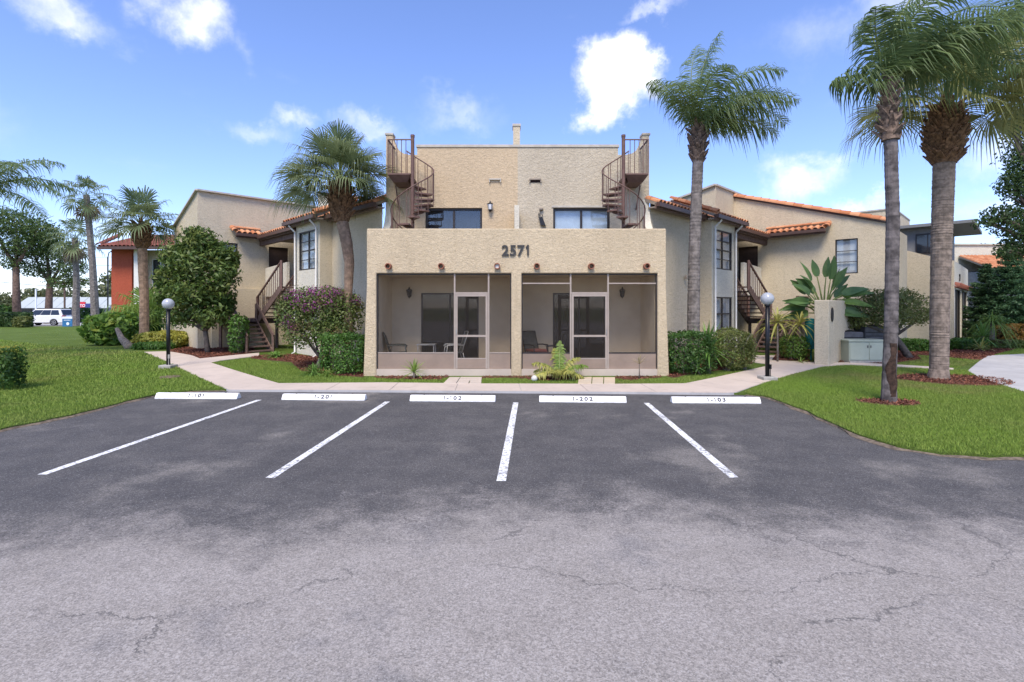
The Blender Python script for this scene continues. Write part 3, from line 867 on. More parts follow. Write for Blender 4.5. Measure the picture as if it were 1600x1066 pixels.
def tile_roof(p0, p1, up, length, parent=BLD, pieces=True, name='roof', deck=0.10, mat='roof_tile'):
    "clay barrel tiles on a sloping deck: eave from p0 to p1, rising along up (a 3-D vector)"
    p0, p1, s = Vector(p0), Vector(p1), Vector(up).normalized(); e = (p1 - p0).normalized(); L = (p1 - p0).length
    n = e.cross(s).normalized()
    if n.z < 0: p0, p1, e = p1, p0, -e; n = -n
    a = [p0, p1, p1 + s * length, p0 + s * length]
    roof = MB().prism([x - n * deck for x in a], n * (deck - 0.004)).build(name, 'soffit', parent)
    cols = max(1, round(L / 0.235)); cw = L / cols; rows = max(1, round(length / 0.36))
    rest = MB()
    for i in range(cols):
        for j in range(rows):
            o = p0 + e * (cw * (i + .5) + rt.uniform(-.006, .006)) + s * (-0.06 + j * 0.36 + rt.uniform(-.012, .012)) + n * 0.012
            m = frame3(o, e, s)
            if j == 0 and pieces:
                t_ = bpy.data.objects.new('roof_tile', TILE_ME); COL.objects.link(t_); t_.matrix_basis = m @ Matrix.Rotation(rt.uniform(-.03, .03), 4, 'Z'); attach(t_, roof)
            else:
                rest.add([m @ Vector(v) for v in tv], tf)
    flat_ = MB().prism([x for x in a], n * 0.012); flat_.build('underlay', 'dark_tile' if mat == 'dark_tile' else 'roof_tile', roof)
    if rest.f: rest.build('tile_courses', mat, roof)['kind'] = 'stuff'
    return roof
def ridge_tiles(p, q, parent, r=0.13, L=0.33, mat='roof_tile', name='ridge_tile'):
    p, q = Vector(p), Vector(q); d = (q - p); n = max(1, round(d.length / L)); s = d.normalized()
    e = s.cross(Vector((0, 0, 1))).normalized()
    vs, fs = tile_geo(r, r * 0.82, d.length / n * 1.12, 8, 0.025)
    me = bpy.data.meshes.new(name); me.from_pydata(vs, [], fs); me.materials.append(MATS[mat])
    for i in range(n):
        o = bpy.data.objects.new(name, me); COL.objects.link(o)
        o.matrix_basis = frame3(p + s * (d.length * i / n), e, s) @ Matrix.Rotation(rt.uniform(-.04, .04), 4, 'Z'); attach(o, parent)

# ================================================================== central block
YF, YB, ZS = 14.4, 16.3, 0.27            # porch front, rear wall of porch and deck, porch slab
XL, XR = -4.09, 4.34
# front wall: three piers and the parapet, one stucco piece
ZT, ZP = 2.97, 4.23
out = [(XL - .10, -0.1), (XL + .27, -0.1), (-3.82, 0.35), (-3.82, ZT), (-0.02, ZT), (-0.02, -0.1), (0.27, -0.1), (0.27, ZT), (4.10, ZT), (4.10, 0.35), (XR - .24, -0.1), (XR + .09, -0.1), (XR + .03, 1.6), (XR, 2.6), (XR, ZP), (XL, ZP), (XL, 2.6), (XL - .04, 1.6)]
MB().prism([(x, YF, z) for x, z in out], (0, 0.3, 0)).build('porch_front', 'facade_stucco', BLD, bevel=0.03)
for x0, x1 in ((XL, XL + .25), (XR - .25, XR)):
    MB().box(x0 + .002, x1 - .002, YF + .3, YB - .002, -0.1, ZP - .004).build('side_wall', 'facade_stucco', BLD)
MB().box(XL + .25, XR - .25, YF + .3, YB, 2.98, 3.06).build('deck_floor', 'slab_concrete', BLD)
MB().box(XL + .05, XR - .05, YF + .03, YB, -0.1, ZS).build('porch_slab', 'slab_concrete', BLD)
MB().box(-0.02, 0.27, YF + .3, YB, ZS, 2.975).build('porch_divider', 'porch_paint', BLD)
for x0, x1 in ((-3.838, -3.82), (4.09, 4.108)):
    MB().box(x0, x1, YF + .302, YB - .004, ZS, 2.976).build('porch_lining', 'porch_paint', BLD)
# porch rear wall with the sliding doors
hl = (-2.89 + 3.83, -1.06 + 3.83, ZS, 2.47); hr = (1.30 + 3.83, 2.98 + 3.83, ZS, 2.47)
_, P, _ = wall((-3.83, YB - .02), (4.1, YB - .02), ZS, 2.978, [hl, hr], 'porch_paint', name='porch_wall')
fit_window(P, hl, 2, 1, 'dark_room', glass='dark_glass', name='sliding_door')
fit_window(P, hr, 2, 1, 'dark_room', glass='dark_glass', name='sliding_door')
MB().box(-3.82, 4.09, YF + .302, YB - .022, 2.955, 2.979).build('porch_ceiling', 'porch_paint', BLD)
# upper walls: two flats, painted apart, with stepped and curved parapet ends
def upper(side):
    s = side
    c = 0.18
    X = lambda a: c + s * a
    pts = [(0.0, 3.0), (4.19, 3.0), (4.19, 7.50), (3.98, 7.50), (3.97, 7.40), (3.92, 7.25), (3.84, 7.10), (3.74, 6.98), (3.62, 6.91), (3.45, 6.87), (3.20, 6.87), (3.20, 7.11), (0.0, 7.11)]
    holes = [(1.13, 2.94, 3.06, 5.18)]
    poly = [(X(a), z) for a, z in pts]
    # wall face with the deck door cut out: the piece above the door line, then the pieces beside it
    mat = 'tan_stucco' if s < 0 else 'grey_stucco'
    mb = MB()
    top = [(X(a), YB, z) for a, z in [(4.19, 5.18)] + pts[2:] + [(0.0, 5.18)]]
    mb.prism(top, (0, 0.3, 0))
    for a0, a1 in ((0.0, 1.13), (2.94, 4.19)):
        mb.prism([(X(a0), YB, 3.0), (X(a1), YB, 3.0), (X(a1), YB, 5.18), (X(a0), YB, 5.18)], (0, 0.3, 0))
    o = mb.build('upper_wall', mat, BLD)
    o['label'] = 'tan half of the upper wall' if s < 0 else 'greyer half of the upper wall'
    MB().box(min(X(0), X(3.23)), max(X(0), X(3.23)), YB - .03, YB + .33, 7.11, 7.19).build('coping', 'coping', o)
    MB().box(min(X(3.96), X(4.22)), max(X(3.96), X(4.22)), YB - .03, YB + .33, 7.50, 7.56).build('coping', 'coping', o)
    # deck door
    x0, x1 = sorted((X(1.13), X(2.94)))
    Pd = lambda a, z, o_=0.0: (x0 + a, YB + o_, z)
    fit_window(Pd, (0, x1 - x0, 3.06, 5.18), 2, 1, 'dark_room' if s < 0 else 'pale_blue_sheet', glass='window_glass', depth=0.14, name='deck_door', fw=0.07)
    if s > 0:
        MB().box(x0 - .05, x1 + .1, YB - .03, YB - .001, 5.19, 5.25).build('door_head_trim', 'coping', BLD)
    # curved end wall that sweeps down to the parapet
    cv = [(YB, 3.0), (YB, 5.45)]
    for k in range(9):
        t_ = k / 8 * math.pi / 2
        cv.append((YB - 1.05 * (1 - math.cos(t_)) - 0.02, 5.35 - 1.12 * math.sin(t_)))
    cv += [(YB - 1.25, 4.235), (YB - 1.25, 3.0)]
    x0, x1 = sorted((X(3.97), X(4.19)))
    MB().prism([(x0, y, z) for y, z in cv], (x1 - x0, 0, 0)).build('sweeping_wall', 'pale_stucco', BLD, bevel=0.02)  # paler stucco puts the skylit brightness of the curved edge into the colour
    # vent hood
    xv = X(0.56) if s > 0 else X(0.72)
    v = MB().box(xv - .19, xv + .19, YB - .07, YB - .001, 6.06, 6.10).box(xv - .19, xv - .16, YB - .06, YB - .001, 5.98, 6.06).box(xv + .16, xv + .19, YB - .06, YB - .001, 5.98, 6.06).build('vent', 'coping' if s < 0 else 'soffit', BLD)
    MB().box(xv - .158, xv + .158, YB - .012, YB - .002, 5.985, 6.058).build('vent_slot', 'pipe_inside' if s > 0 else 'tan_stucco', v)
upper(-1); upper(1)
MB().box(-4.005, 4.365, YB + .302, 22.0, 3.0, 6.5).build('main_block', 'cream_stucco', BLD)
MB().box(-4.003, 4.363, YB + .25, 22.0, -0.1, 2.97).build('lower_block', 'cream_stucco', BLD)
MB().box(0.07, 0.22, 15.35, YB - .002, 3.07, 5.08).build('deck_divider', 'pale_stucco', BLD, bevel=0.015)
ch = MB().box(0.04, 0.28, 17.9, 18.35, 6.4, 8.35).build('chimney', 'cream_stucco', BLD)
MB().box(0.015, 0.305, 17.87, 18.38, 8.35, 8.43).build('coping', 'coping', ch)
# clay drain pipes
for px in (608, 690, 777, 838.5, 923, 1009):
    x = XA(px, YF); z = 3.16
    rr = MB(); n = 14
    prof = [(0.085, 0.10), (0.085, -0.17), (0.062, -0.17), (0.062, 0.05)]
    vs = [(x + r * math.cos(2 * math.pi * k / n), YF + y, z + r * math.sin(2 * math.pi * k / n)) for r, y in prof for k in range(n)]
    fs = [(i * n + k, (i + 1) * n + k, (i + 1) * n + (k + 1) % n, i * n + (k + 1) % n) for i in range(3) for k in range(n)]
    p = rr.add(vs, fs).build('drain_pipe', 'terracotta', BLD)
    yy = YF + (-0.12 if px == 777 else 0.03)
    MB().add([(x + .062 * math.cos(2 * math.pi * k / n), yy, z + .062 * math.sin(2 * math.pi * k / n)) for k in range(n)], [tuple(range(n))]).build('pipe_end', 'stone_white' if px == 777 else 'pipe_inside', p)
# street number
for ch_, px in zip('2571', (789.5, 801.5, 814, 825)):
    me = glyphs(ch_, 0.30, 0.02, 0.009)
    o = link('house_digit', me, 'digit_grey', BLD)
    o.matrix_basis = Matrix.Translation((XA(px, YF), YF - .022, ZA(399.5, YF))) @ Matrix.Rotation(R(90), 4, 'X')
# ---- porch screens
YS = YF + 0.10
def screen(x0, x1, verts, door, cross, tag_):
    def fbar(a, b, c, d, parent, mat='frame_tan', y=YS, t_=0.05):
        return MB().box(a, b, y - t_ / 2, y + t_ / 2, c, d).build('frame_bar', mat, parent)
    zk, zt = 0.71, ZT - .003
    for i, v in enumerate(verts): fbar(v - .022, v + .022, ZS, zt, BLD)
    fbar(x0 + .001, x0 + .03, ZS, zt, BLD, 'frame_dark'); fbar(x1 - .03, x1 - .001, ZS, zt, BLD, 'frame_dark'); fbar(x0 + .03, x1 - .03, zt - .035, zt - .001, BLD, 'frame_dark', t_=.04)
    xs = [x0] + list(verts) + [x1]
    dz = ZA(459.5, YS)
    for i in range(len(xs) - 1):
        a, b = xs[i] + .024, xs[i + 1] - .024
        if i == 1:
            fbar(a, b, dz, dz + .05, BLD)
            MB().box(a, b, YS - .002, YS + .002, dz + .05, zt - .036).build('screen_panel', 'insect_screen', BLD)
            d = MB().box(a + .005, a + .06, YS - .04, YS - .005, ZS + .01, dz - .006).box(b - .06, b - .005, YS - .04, YS - .005, ZS + .01, dz - .006).box(a + .06, b - .06, YS - .04, YS - .005, dz - .07, dz - .006).build('screen_door', 'frame_tan', BLD)
            zm = ZA(525, YS)
            MB().box(a + .06, b - .06, YS - .038, YS - .007, zm - .028, zm + .028).build('mid_rail', 'frame_tan', d)
            zb = ZA(561, YS)
            MB().box(a + .06, b - .06, YS - .034, YS - .01, ZS + .012, zb).build('kick_panel', 'kick_panel', d)
            MB().box(a + .06, b - .06, YS - .038, YS - .007, zb, zb + .03).build('lower_rail', 'frame_tan', d)
            MB().box(a + .06, b - .06, YS - .024, YS - .02, zb + .03, zm - .028).build('screen_panel', 'insect_screen', d)
            MB().box(a + .06, b - .06, YS - .024, YS - .02, zm + .028, dz - .07).build('screen_panel', 'insect_screen', d)
            xh = b - .03 if tag_ else a + .03
            MB().bar((xh, YS - .07, zm + .06), (xh, YS - .07, zm + .2), .02, .02).bar((xh, YS - .04, zm + .13), (xh, YS - .07, zm + .13), .03, .03).build('handle', 'aluminium', d)
        else:
            MB().box(a, b, YS - .012, YS + .012, ZS + .005, zk).build('kick_panel', 'kick_panel', BLD)
            fbar(a, b, zk, zk + .028, BLD, 'frame_tan' if not tag_ else 'frame_dark')
            top = zt - .036
            if cross:
                zc = ZA(443, YS); fbar(a, b, zc - .018, zc + .018, BLD)
                MB().box(a, b, YS - .002, YS + .002, zc + .018, top).build('screen_panel', 'insect_screen', BLD); top = zc - .018
            MB().box(a, b, YS - .002, YS + .002, zk + .028, top).build('screen_panel', 'insect_screen', BLD)
screen(-3.82, -0.02, [XA(710.5, YS), XA(763.5, YS)], 1, False, 0)
screen(0.27, 4.10, [XA(891.5, YS), XA(950, YS)], 1, True, 1)

# ================================================================== the two wings, at 45 degrees
S2 = math.sqrt(2)
def wing(s):
    W = lambda u, n, z=0.0: Vector((0.135 + s * (4.245 + (u + n) / S2), 16.28 + (u - n) / S2, z))
    U = Vector((s / S2, 1 / S2, 0)); N = Vector((s / S2, -1 / S2, 0))
    uC = 10.0 if s > 0 else 10.4
    nE = 4.6 if s > 0 else 2.67
    def wl(a, b, z0, z1, holes=(), mat='cream_stucco'):
        A, B = W(*a), W(*b); L = (B - A).length
        if s < 0:
            A, B = B, A; holes = [(L - h[1], L - h[0], h[2], h[3]) for h in holes]
        _, P, n = wall(A.xy, B.xy, z0, z1, holes, mat)
        return P, holes
    wl((0.02, 0), (3.48, 0), -.1, 5.36, mat='grey_stucco' if s > 0 else 'cream_stucco')
    wl((3.48, 0), (3.48, .48), -.1, 5.3, mat='cream_stucco')
    P, h = wl((3.48, .48), (5.54, .48), -.1, 5.25, [(.2, 1.82, 3.42, 4.87), (.2, 1.82, 1.15, 2.40)], 'pale_stucco')
    fit_window(P, h[0], 2, 4, 'window_backing', depth=.09, slats=(s > 0))
    fit_window(P, h[1], 2, 2, 'window_backing', depth=.09, slats=True)
    wl((5.54, .48), (5.54, -1.35), -.1, 5.2)
    nd0, nd1 = -1.12, -.23
    P, h = wl((5.54, -1.35), (uC, -1.35), -.1, 5.2, mat='cream_stucco')
    # wall C, turned towards the lot
    win = (2.85 + 1.35, 3.65 + 1.35, 3.40, 4.83) if s > 0 else (1.1 + 1.35, 2.0 + 1.35, 3.45, 4.87)
    win2 = (win[0], win[1], 1.0, 2.35)
    dr = (nd0 + 1.35, nd1 + 1.35, 2.92, 4.84)
    A, B = (uC, -1.35), (uC, nE)
    P, h = wl(A, B, -.1, 5.2, [dr, win, win2])
    dm = MB(); a0, a1 = h[0][0], h[0][1]
    dm.hexa([P(a0, 2.92, .06), P(a1, 2.92, .06), P(a1, 2.92, .1), P(a0, 2.92, .1), P(a0, 4.84, .06), P(a1, 4.84, .06), P(a1, 4.84, .1), P(a0, 4.84, .1)])
    dm.build('entry_door', 'door_brown', BLD)
    fit_window(P, h[1], 1, 3, 'window_backing', depth=.09)
    fit_window(P, h[2], 1, 2, 'window_backing', depth=.09)
    # volume above
    if s > 0:
        top = [(-1.45, 5.2, 0), (nE, 5.2, 0), (nE, 5.32, 0), (-1.45, 7.25, 0)]
        MB().prism([W(uC, n, z) for n, z, _ in top], U * 5).build('gable_wall', 'cream_stucco', BLD)
        wl((uC, nE), (uC + 5, nE), -.1, 5.2)
        rake = MB().bar(W(uC + .1, -1.45, 7.28), W(uC + .1, nE + .1, 5.32), .3, .06).build('rake_board', 'brown_gutter', BLD)
        ridge_tiles(W(uC + .02, nE + .15, 5.36), W(uC + .02, -1.5, 7.33), rake, 0.17, 0.36)
        # taller block behind
        mb = MB().hexa([W(7.94, -6, 5.2), W(7.94, -1.30, 5.2), W(13, -1.30, 5.2), W(13, -6, 5.2), W(7.94, -6, 6.5), W(7.94, -1.30, 7.44), W(13, -1.30, 7.44), W(13, -6, 6.5)])
        b = mb.build('upper_block', 'cream_stucco', BLD)
        MB().bar(W(7.92, -1.33, 7.47), W(13, -1.33, 7.47), .2, .08).bar(W(7.92, -1.28, 7.48), W(7.92, -6, 6.54), .2, .08).build('coping', 'coping', b)
    else:
        pts = [(uC, 5.2), (uC + 4.1, 5.2), (uC + 4.1, 5.83), (uC, 6.97)]
        MB().prism([W(u, 2.67, z) for u, z in pts], -N * 5.6).build('gable_wall', 'cream_stucco', BLD)
        wl((uC, nE), (uC + 4.1, nE), -.1, 5.2)
        MB().bar(W(uC - .03, 2.7, 7.0), W(uC - .03, -2.95, 7.0), .2, .07).bar(W(uC - .05, 2.68, 7.0), W(uC + 4.1, 2.68, 5.86), .2, .07).build('coping', 'coping', BLD)
        MB().box(XA(497, 24), XA(517, 24), 24.0, 24.6, 5.2, 7.35).build('chimney', 'pale_stucco', BLD)
    # lower storey stands a little proud of wall C
    MB().hexa([W(uC - .1, .1, -.1), W(uC - .1, nE - .5, -.1), W(uC - .002, nE - .5, -.1), W(uC - .002, .1, -.1), W(uC - .1, .1, 2.86), W(uC - .1, nE - .5, 2.86), W(uC - .002, nE - .5, 2.86), W(uC - .002, .1, 2.86)][:]).build('plinth_wall', 'cream_stucco', BLD) if s < 0 else None
    # roofs
    for i, (u0, u1, ne, ni, zz) in enumerate(((-.1, 3.35, .31, -4.2, 5.30), (3.2, 5.95, .76, -.95, 5.30), (5.95, uC - .35, .36, -1.28, 5.22))):
        up = (-N + Vector((0, 0, .43)))
        Ls = (ne - ni) * math.hypot(1, .43)
        r = tile_roof(W(u0, ne, zz), W(u1, ne, zz), up, Ls)
        g0 = MB().bar(W(u0 - .02, ne + .05, zz - .07), W(u1 + .02, ne + .05, zz - .07), .12, .13).build('gutter', 'brown_gutter', r)
        MB().bar(W(u0, ne - .05, zz - .1), W(u1, ne - .05, zz - .1), .05, .18).build('fascia', 'brown_wood', r)
        if i == 1:
            ridge_tiles(W(u0 + .02, ne + .06, zz + .06), W(u0 + .02, ni, zz + .06 + (ne - ni) * .43), r, .12, .34)
        # soffit under the overhang
        MB().hexa([W(u0, 0.0 if i == 0 else (.47 if i == 1 else -1.3), zz - .16), W(u0, ne - .08, zz - .16), W(u1, ne - .08, zz - .16), W(u1, 0.0 if i == 0 else (.47 if i == 1 else -1.3), zz - .16),
                   W(u0, 0.0 if i == 0 else (.47 if i == 1 else -1.3), zz - .12), W(u0, ne - .08, zz - .12), W(u1, ne - .08, zz - .12), W(u1, 0.0 if i == 0 else (.47 if i == 1 else -1.3), zz - .12)]).build('soffit', 'soffit', r)
    nP = 2.6 if s > 0 else 1.3
    up = U + Vector((0, 0, .43))
    r = tile_roof(W(uC - .45, .2, 5.28), W(uC - .45, nP, 5.28), up, .52)
    MB().bar(W(uC - .5, .15, 5.22), W(uC - .5, nP + .02, 5.22), .12, .13).build('gutter', 'brown_gutter', r)
    MB().bar(W(uC - .4, .2, 5.17), W(uC - .4, nP, 5.17), .05, .16).build('fascia', 'brown_wood', r)
    ridge_tiles(W(uC - .48, nP + .03, 5.34), W(uC - .02, nP + .03, 5.55), r, .13, .3)
    ridge_tiles(W(uC - .03, nP + .1, 5.56), W(uC - .03, .2, 5.56), r, .09, .34)
    # porch beam, entrance landing, half wall, downspouts
    MB().bar(W(5.3, .12, 4.98), W(uC - .02, .12, 4.98), .14, .30).build('beam', 'brown_wood', BLD)
    MB().hexa([W(5.56, -1.33, 2.72), W(5.56, -.12, 2.72), W(uC - .01, -.12, 2.72), W(uC - .01, -1.33, 2.72), W(5.56, -1.33, 2.92), W(5.56, -.12, 2.92), W(uC - .01, -.12, 2.92), W(uC - .01, -1.33, 2.92)]).build('landing', 'slab_concrete', BLD)
    hw = [(7.9, 2.5), (uC - .02, 2.5), (uC - .02, 3.82), (7.9, 3.95)]
    MB().prism([W(u, -.06, z) for u, z in hw], N * -.14).build('half_wall', 'pale_stucco', BLD, bevel=.01)
    for u_, nn in ((3.60, .56), (5.47, .56)):
        e = W(u_, .78, 5.2)
        MB().tube([e, e - Vector((0, 0, .08)), W(u_, nn, 4.92), W(u_, nn, 4.8), W(u_, nn, .3), W(u_, nn + .12, .22)], .035, 8).build('downspout', 'white_paint', BLD, smooth=True)
    MB().lathe([(0, 0), (.05, 0), (.05, .1), (.02, .14), (0, .14)], W(2.3, .09, 3.0), 8).build('security_light', 'soffit', BLD)
    # ground floor door in the recess
    A = W(6.6, -1.33, 0.25); B = W(7.5, -1.33, 0.25)
    MB().prism([A, B, B + Vector((0, 0, 2.05)), A + Vector((0, 0, 2.05))], N * .04).build('entry_door', 'door_brown', BLD)
    # ---- wooden stairs in two flights
    name = 'left' if s < 0 else 'right'
    t = thing('wooden_staircase', W(6.3, 1.3, gz(0, 20)), 'open brown wooden stairs with railings beside the magenta bougainvillea' if s < 0 else 'open brown wooden stairs with railings behind the lamp post near the bird of paradise', 'staircase', 'outdoor stairs to the upper flats')
    zg = 0.245; zm = 1.55; zt = 2.92
    du = uC - 10.0
    def flight(u0, z0, u1, z1, n0, n1, k, rails):
        for nn in (n0, n1):
            MB().bar(W(u0, nn, z0 - .12), W(u1, nn, z1 - .12), .05, .28).build('stringer', 'brown_wood', t)
        for i in range(k):
            f = (i + .5) / k; u = u0 + (u1 - u0) * f; z = z0 + (z1 - z0) * (i + 1) / (k + 1) if False else z0 + (z1 - z0) * f
            a = .15
            MB().hexa([W(u - a, n0 + .03, z - .05), W(u - a, n1 - .03, z - .05), W(u + a, n1 - .03, z - .05), W(u + a, n0 + .03, z - .05), W(u - a, n0 + .03, z), W(u - a, n1 - .03, z), W(u + a, n1 - .03, z), W(u + a, n0 + .03, z)]).build('tread', 'brown_wood', t)
        for nn in rails:
            MB().bar(W(u0, nn, z0 + .9), W(u1, nn, z1 + .9), .06, .06).build('handrail', 'brown_steel', t)
            for f in (0, 1):
                u = u0 + (u1 - u0) * f; z = z0 + (z1 - z0) * f
                MB().bar(W(u, nn, z - .2), W(u, nn, z + .93), .08, .08).build('post', 'brown_steel', t)
            m = max(3, round(abs(u1 - u0) / .2))
            for i in range(1, m):
                f = i / m; u = u0 + (u1 - u0) * f; z = z0 + (z1 - z0) * f
                MB().bar(W(u, nn, z - .02), W(u, nn, z + .88), .022, .022).build('baluster', 'brown_steel', t)
    flight(8.3 + du, zm, 5.95 + du * .3, zt, -.02, .84, 8, (-.02, .84))
    flight(6.35 + du, zg, 8.3 + du, zm, .92, 1.86, 8, ())
    for nn in (.90, 1.88):
        MB().bar(W(6.3 + du, nn, zg + .62), W(8.25 + du, nn, zm + .62), .05, .14).build('handrail', 'brown_wood', t)
        for f in (0.03, 1):
            u = 6.3 + du + 1.95 * f; z = zg + (zm - zg) * f
            MB().bar(W(u, nn, z - .12), W(u, nn, z + .62), .09, .09).build('post', 'brown_wood', t)
    MB().hexa([W(8.3 + du, -.04, zm - .22), W(8.3 + du, 1.9, zm - .22), W(uC - .14, 1.9, zm - .22), W(uC - .14, -.04, zm - .22), W(8.3 + du, -.04, zm), W(8.3 + du, 1.9, zm), W(uC - .14, 1.9, zm), W(uC - .14, -.04, zm)]).build('mid_landing', 'brown_wood', t)
    for (u, n) in ((8.4 + du, 0.0), (8.4 + du, 1.86), (uC - .25, 1.86)):
        MB().bar(W(u, n, 0.1), W(u, n, zm - .2), .1, .1).build('post', 'brown_wood', t)
    MB().bar(W(8.3 + du, 1.88, zm + .9), W(uC - .15, 1.88, zm + .9), .06, .06).build('handrail', 'brown_steel', t)
    for i in range(8):
        u = 8.35 + du + i * .21
        MB().bar(W(u, 1.88, zm), W(u, 1.88, zm + .88), .022, .022).build('baluster', 'brown_steel', t)
    return W
WL = wing(-1); WR = wing(1)

# ================================================================== spiral stairs on the decks
def spiral(s):
    cx = 0.18 + s * 3.16; cy = 15.35; Rr = 0.63
    t = thing('spiral_staircase', (cx, cy, 3.06), 'brown steel spiral staircase to the roof on the left deck, before the tan wall' if s < 0 else 'brown steel spiral staircase to the roof on the right deck, before the grey wall', 'staircase', 'spiral stairs to the roof decks')
    pt = lambda th, r, z: (cx - s * r * math.cos(R(th)), cy + r * math.sin(R(th)), z)
    zz = lambda th: 5.17 + 0.63 * th / 90
    po = MB().lathe([(0, 0), (.055, 0), (.055, 4.05), (.065, 4.05), (.065, 4.12), (0, 4.12)], (cx, cy, 3.06), 14).build('pole', 'brown_steel', t, smooth=False)
    th = 105.0
    while zz(th) > 3.2:
        z = zz(th)
        top = [pt(th - 16, .05, z), pt(th + 16, .05, z), pt(th + 16, Rr, z), pt(th, Rr + .02, z), pt(th - 16, Rr, z)]
        bot = [(x, y, q - .045) for x, y, q in top]
        tr = MB().add(top + bot, [(0, 1, 2, 3, 4), (9, 8, 7, 6, 5)] + [(i, 5 + i, 5 + (i + 1) % 5, (i + 1) % 5) for i in range(5)]).build('tread', 'brown_steel', t)
        MB().bar(pt(th, .05, z - .1), pt(th, Rr * .92, z - .06), .03, .06).build('tread_rib', 'brown_steel', tr)
        for d in (-11, 11):
            MB().tube([pt(th + d, Rr, z - .05), pt(th + d, Rr, zz(th + d) + .88)], .011, 5).build('baluster', 'brown_steel', t)
        th -= 30
    path = [pt(a, Rr, zz(a) + .88) for a in np.arange(118, -290, -8)]
    MB().tube(path, .02, 6).build('handrail', 'brown_steel', t, smooth=True)
    # square landing at the top, on the outer side of the pole
    o = s
    x0, x1 = cx + o * .06, cx + o * .74
    xa, xb = min(x0, x1), max(x0, x1)
    pl = MB().box(xa, xb, cy - .05, YB - .02, 5.98, 6.02).build('platform', 'brown_steel', t)
    MB().hexa([(xa + .12, cy + .12, 5.80), (xb - .12, cy + .12, 5.80), (xb - .12, YB - .03, 5.80), (xa + .12, YB - .03, 5.80), (xa, cy - .05, 5.979), (xb, cy - .05, 5.979), (xb, YB - .02, 5.979), (xa, YB - .02, 5.979)]).build('platform_tray', 'brown_steel', pl)
    xo = cx + o * .73
    for q in range(1, 6):
        x = cx + o * (.06 + q * .67 / 5)
        MB().tube([(x, cy - .03, 6.02), (x, cy - .03, 7.02)], .012 if q < 5 else .02, 5).build('baluster', 'brown_steel', t)
    for q in range(1, 6):
        y = cy - .03 + q * .17
        MB().tube([(xo, y, 6.02), (xo, y, 7.02)], .012, 5).build('baluster', 'brown_steel', t)
    MB().bar((cx, cy - .03, 7.03), (xo, cy - .03, 7.03), .04, .03).bar((xo, cy - .03, 7.03), (xo, YB - .05, 7.03), .04, .03).build('top_rail', 'brown_steel', t)
    MB().bar((cx + o * .66, YB - .3, 5.82), (cx + o * .60, YB - .03, 5.1), .03, .03).build('brace', 'brown_steel', t)
spiral(-1); spiral(1)

# ================================================================== next building on the right
NB = thing('neighbouring_building', (20.9, 24.2, 0), 'beige stucco building with grey sided dormer behind the thick palm trunks', 'building')
K = Vector((20.9, 24.2, 0)); A1 = Vector((1, 1, 0)) / S2; V1 = Vector((-1, 1, 0)) / S2; N1 = Vector((1, -1, 0)) / S2
top = [(0, -.1), (0, 4.23), (.35, 4.28), (.68, 4.42), (1.2, 4.62), (1.94, 4.9), (2.6, 5.0), (6, 5.0), (6, -.1)]
MB().prism([K + V1 * a + Vector((0, 0, z)) for a, z in top], A1 * .3).build('side_wall', 'cream_stucco', NB)
fo = [(0, -.1), (.5, -.1), (.45, 2.9), (4.0, 2.9), (4.0, -.1), (4.4, -.1), (4.4, 2.9), (8.0, 2.9), (8.0, -.1), (8.8, -.1), (8.5, 1.6), (8.4, 2.6), (8.4, 4.23), (0, 4.23)]
MB().prism([K + A1 * (a + .002) + N1 * .002 + Vector((0, 0, z)) for a, z in fo], V1 * .28).build('porch_front', 'pale_stucco', NB)
r = MB().bar(K + A1 * .1 + N1 * .05 + Vector((0, 0, 3.0)), K + A1 * 8.5 + N1 * .05 + Vector((0, 0, 3.0)), .12, .05).build('tile_ledge', 'dark_tile', NB)
for i in range(14):
    a = .35 + i * .62
    m = frame3(K + A1 * a + N1 * .18 + Vector((0, 0, 3.02)), A1, -N1 + Vector((0, 0, .3)))
    MB().add([m @ (Vector(v) * 1.6) for v in tv], tf).build('ledge_tile', 'dark_tile', r)
for a0, a1 in ((.45, 4.0), (4.4, 8.0)):
    MB().prism([K + A1 * a0 + V1 * .12 + Vector((0, 0, .3)), K + A1 * a1 + V1 * .12 + Vector((0, 0, .3)), K + A1 * a1 + V1 * .12 + Vector((0, 0, 2.9)), K + A1 * a0 + V1 * .12 + Vector((0, 0, 2.9))], V1 * .02).build('screen_panel', 'frame_dark', NB)
    for f in (.0, .5, 1.0):
        a = a0 + (a1 - a0) * f
        MB().bar(K + A1 * a + V1 * .1 + Vector((0, 0, .2)), K + A1 * a + V1 * .1 + Vector((0, 0, 2.9)), .05, .05).build('frame_bar', 'black_metal', NB)
me = text_mesh('27', 0.34, 0.015, 0.012)
o = link('house_number', me, 'digit_grey', NB); o.matrix_basis = Matrix.Translation(K + A1 * 2.6 + N1 * .03 + Vector((0, 0, 3.38))) @ Matrix.Rotation(R(45), 4, 'Z') @ Matrix.Rotation(R(90), 4, 'X')
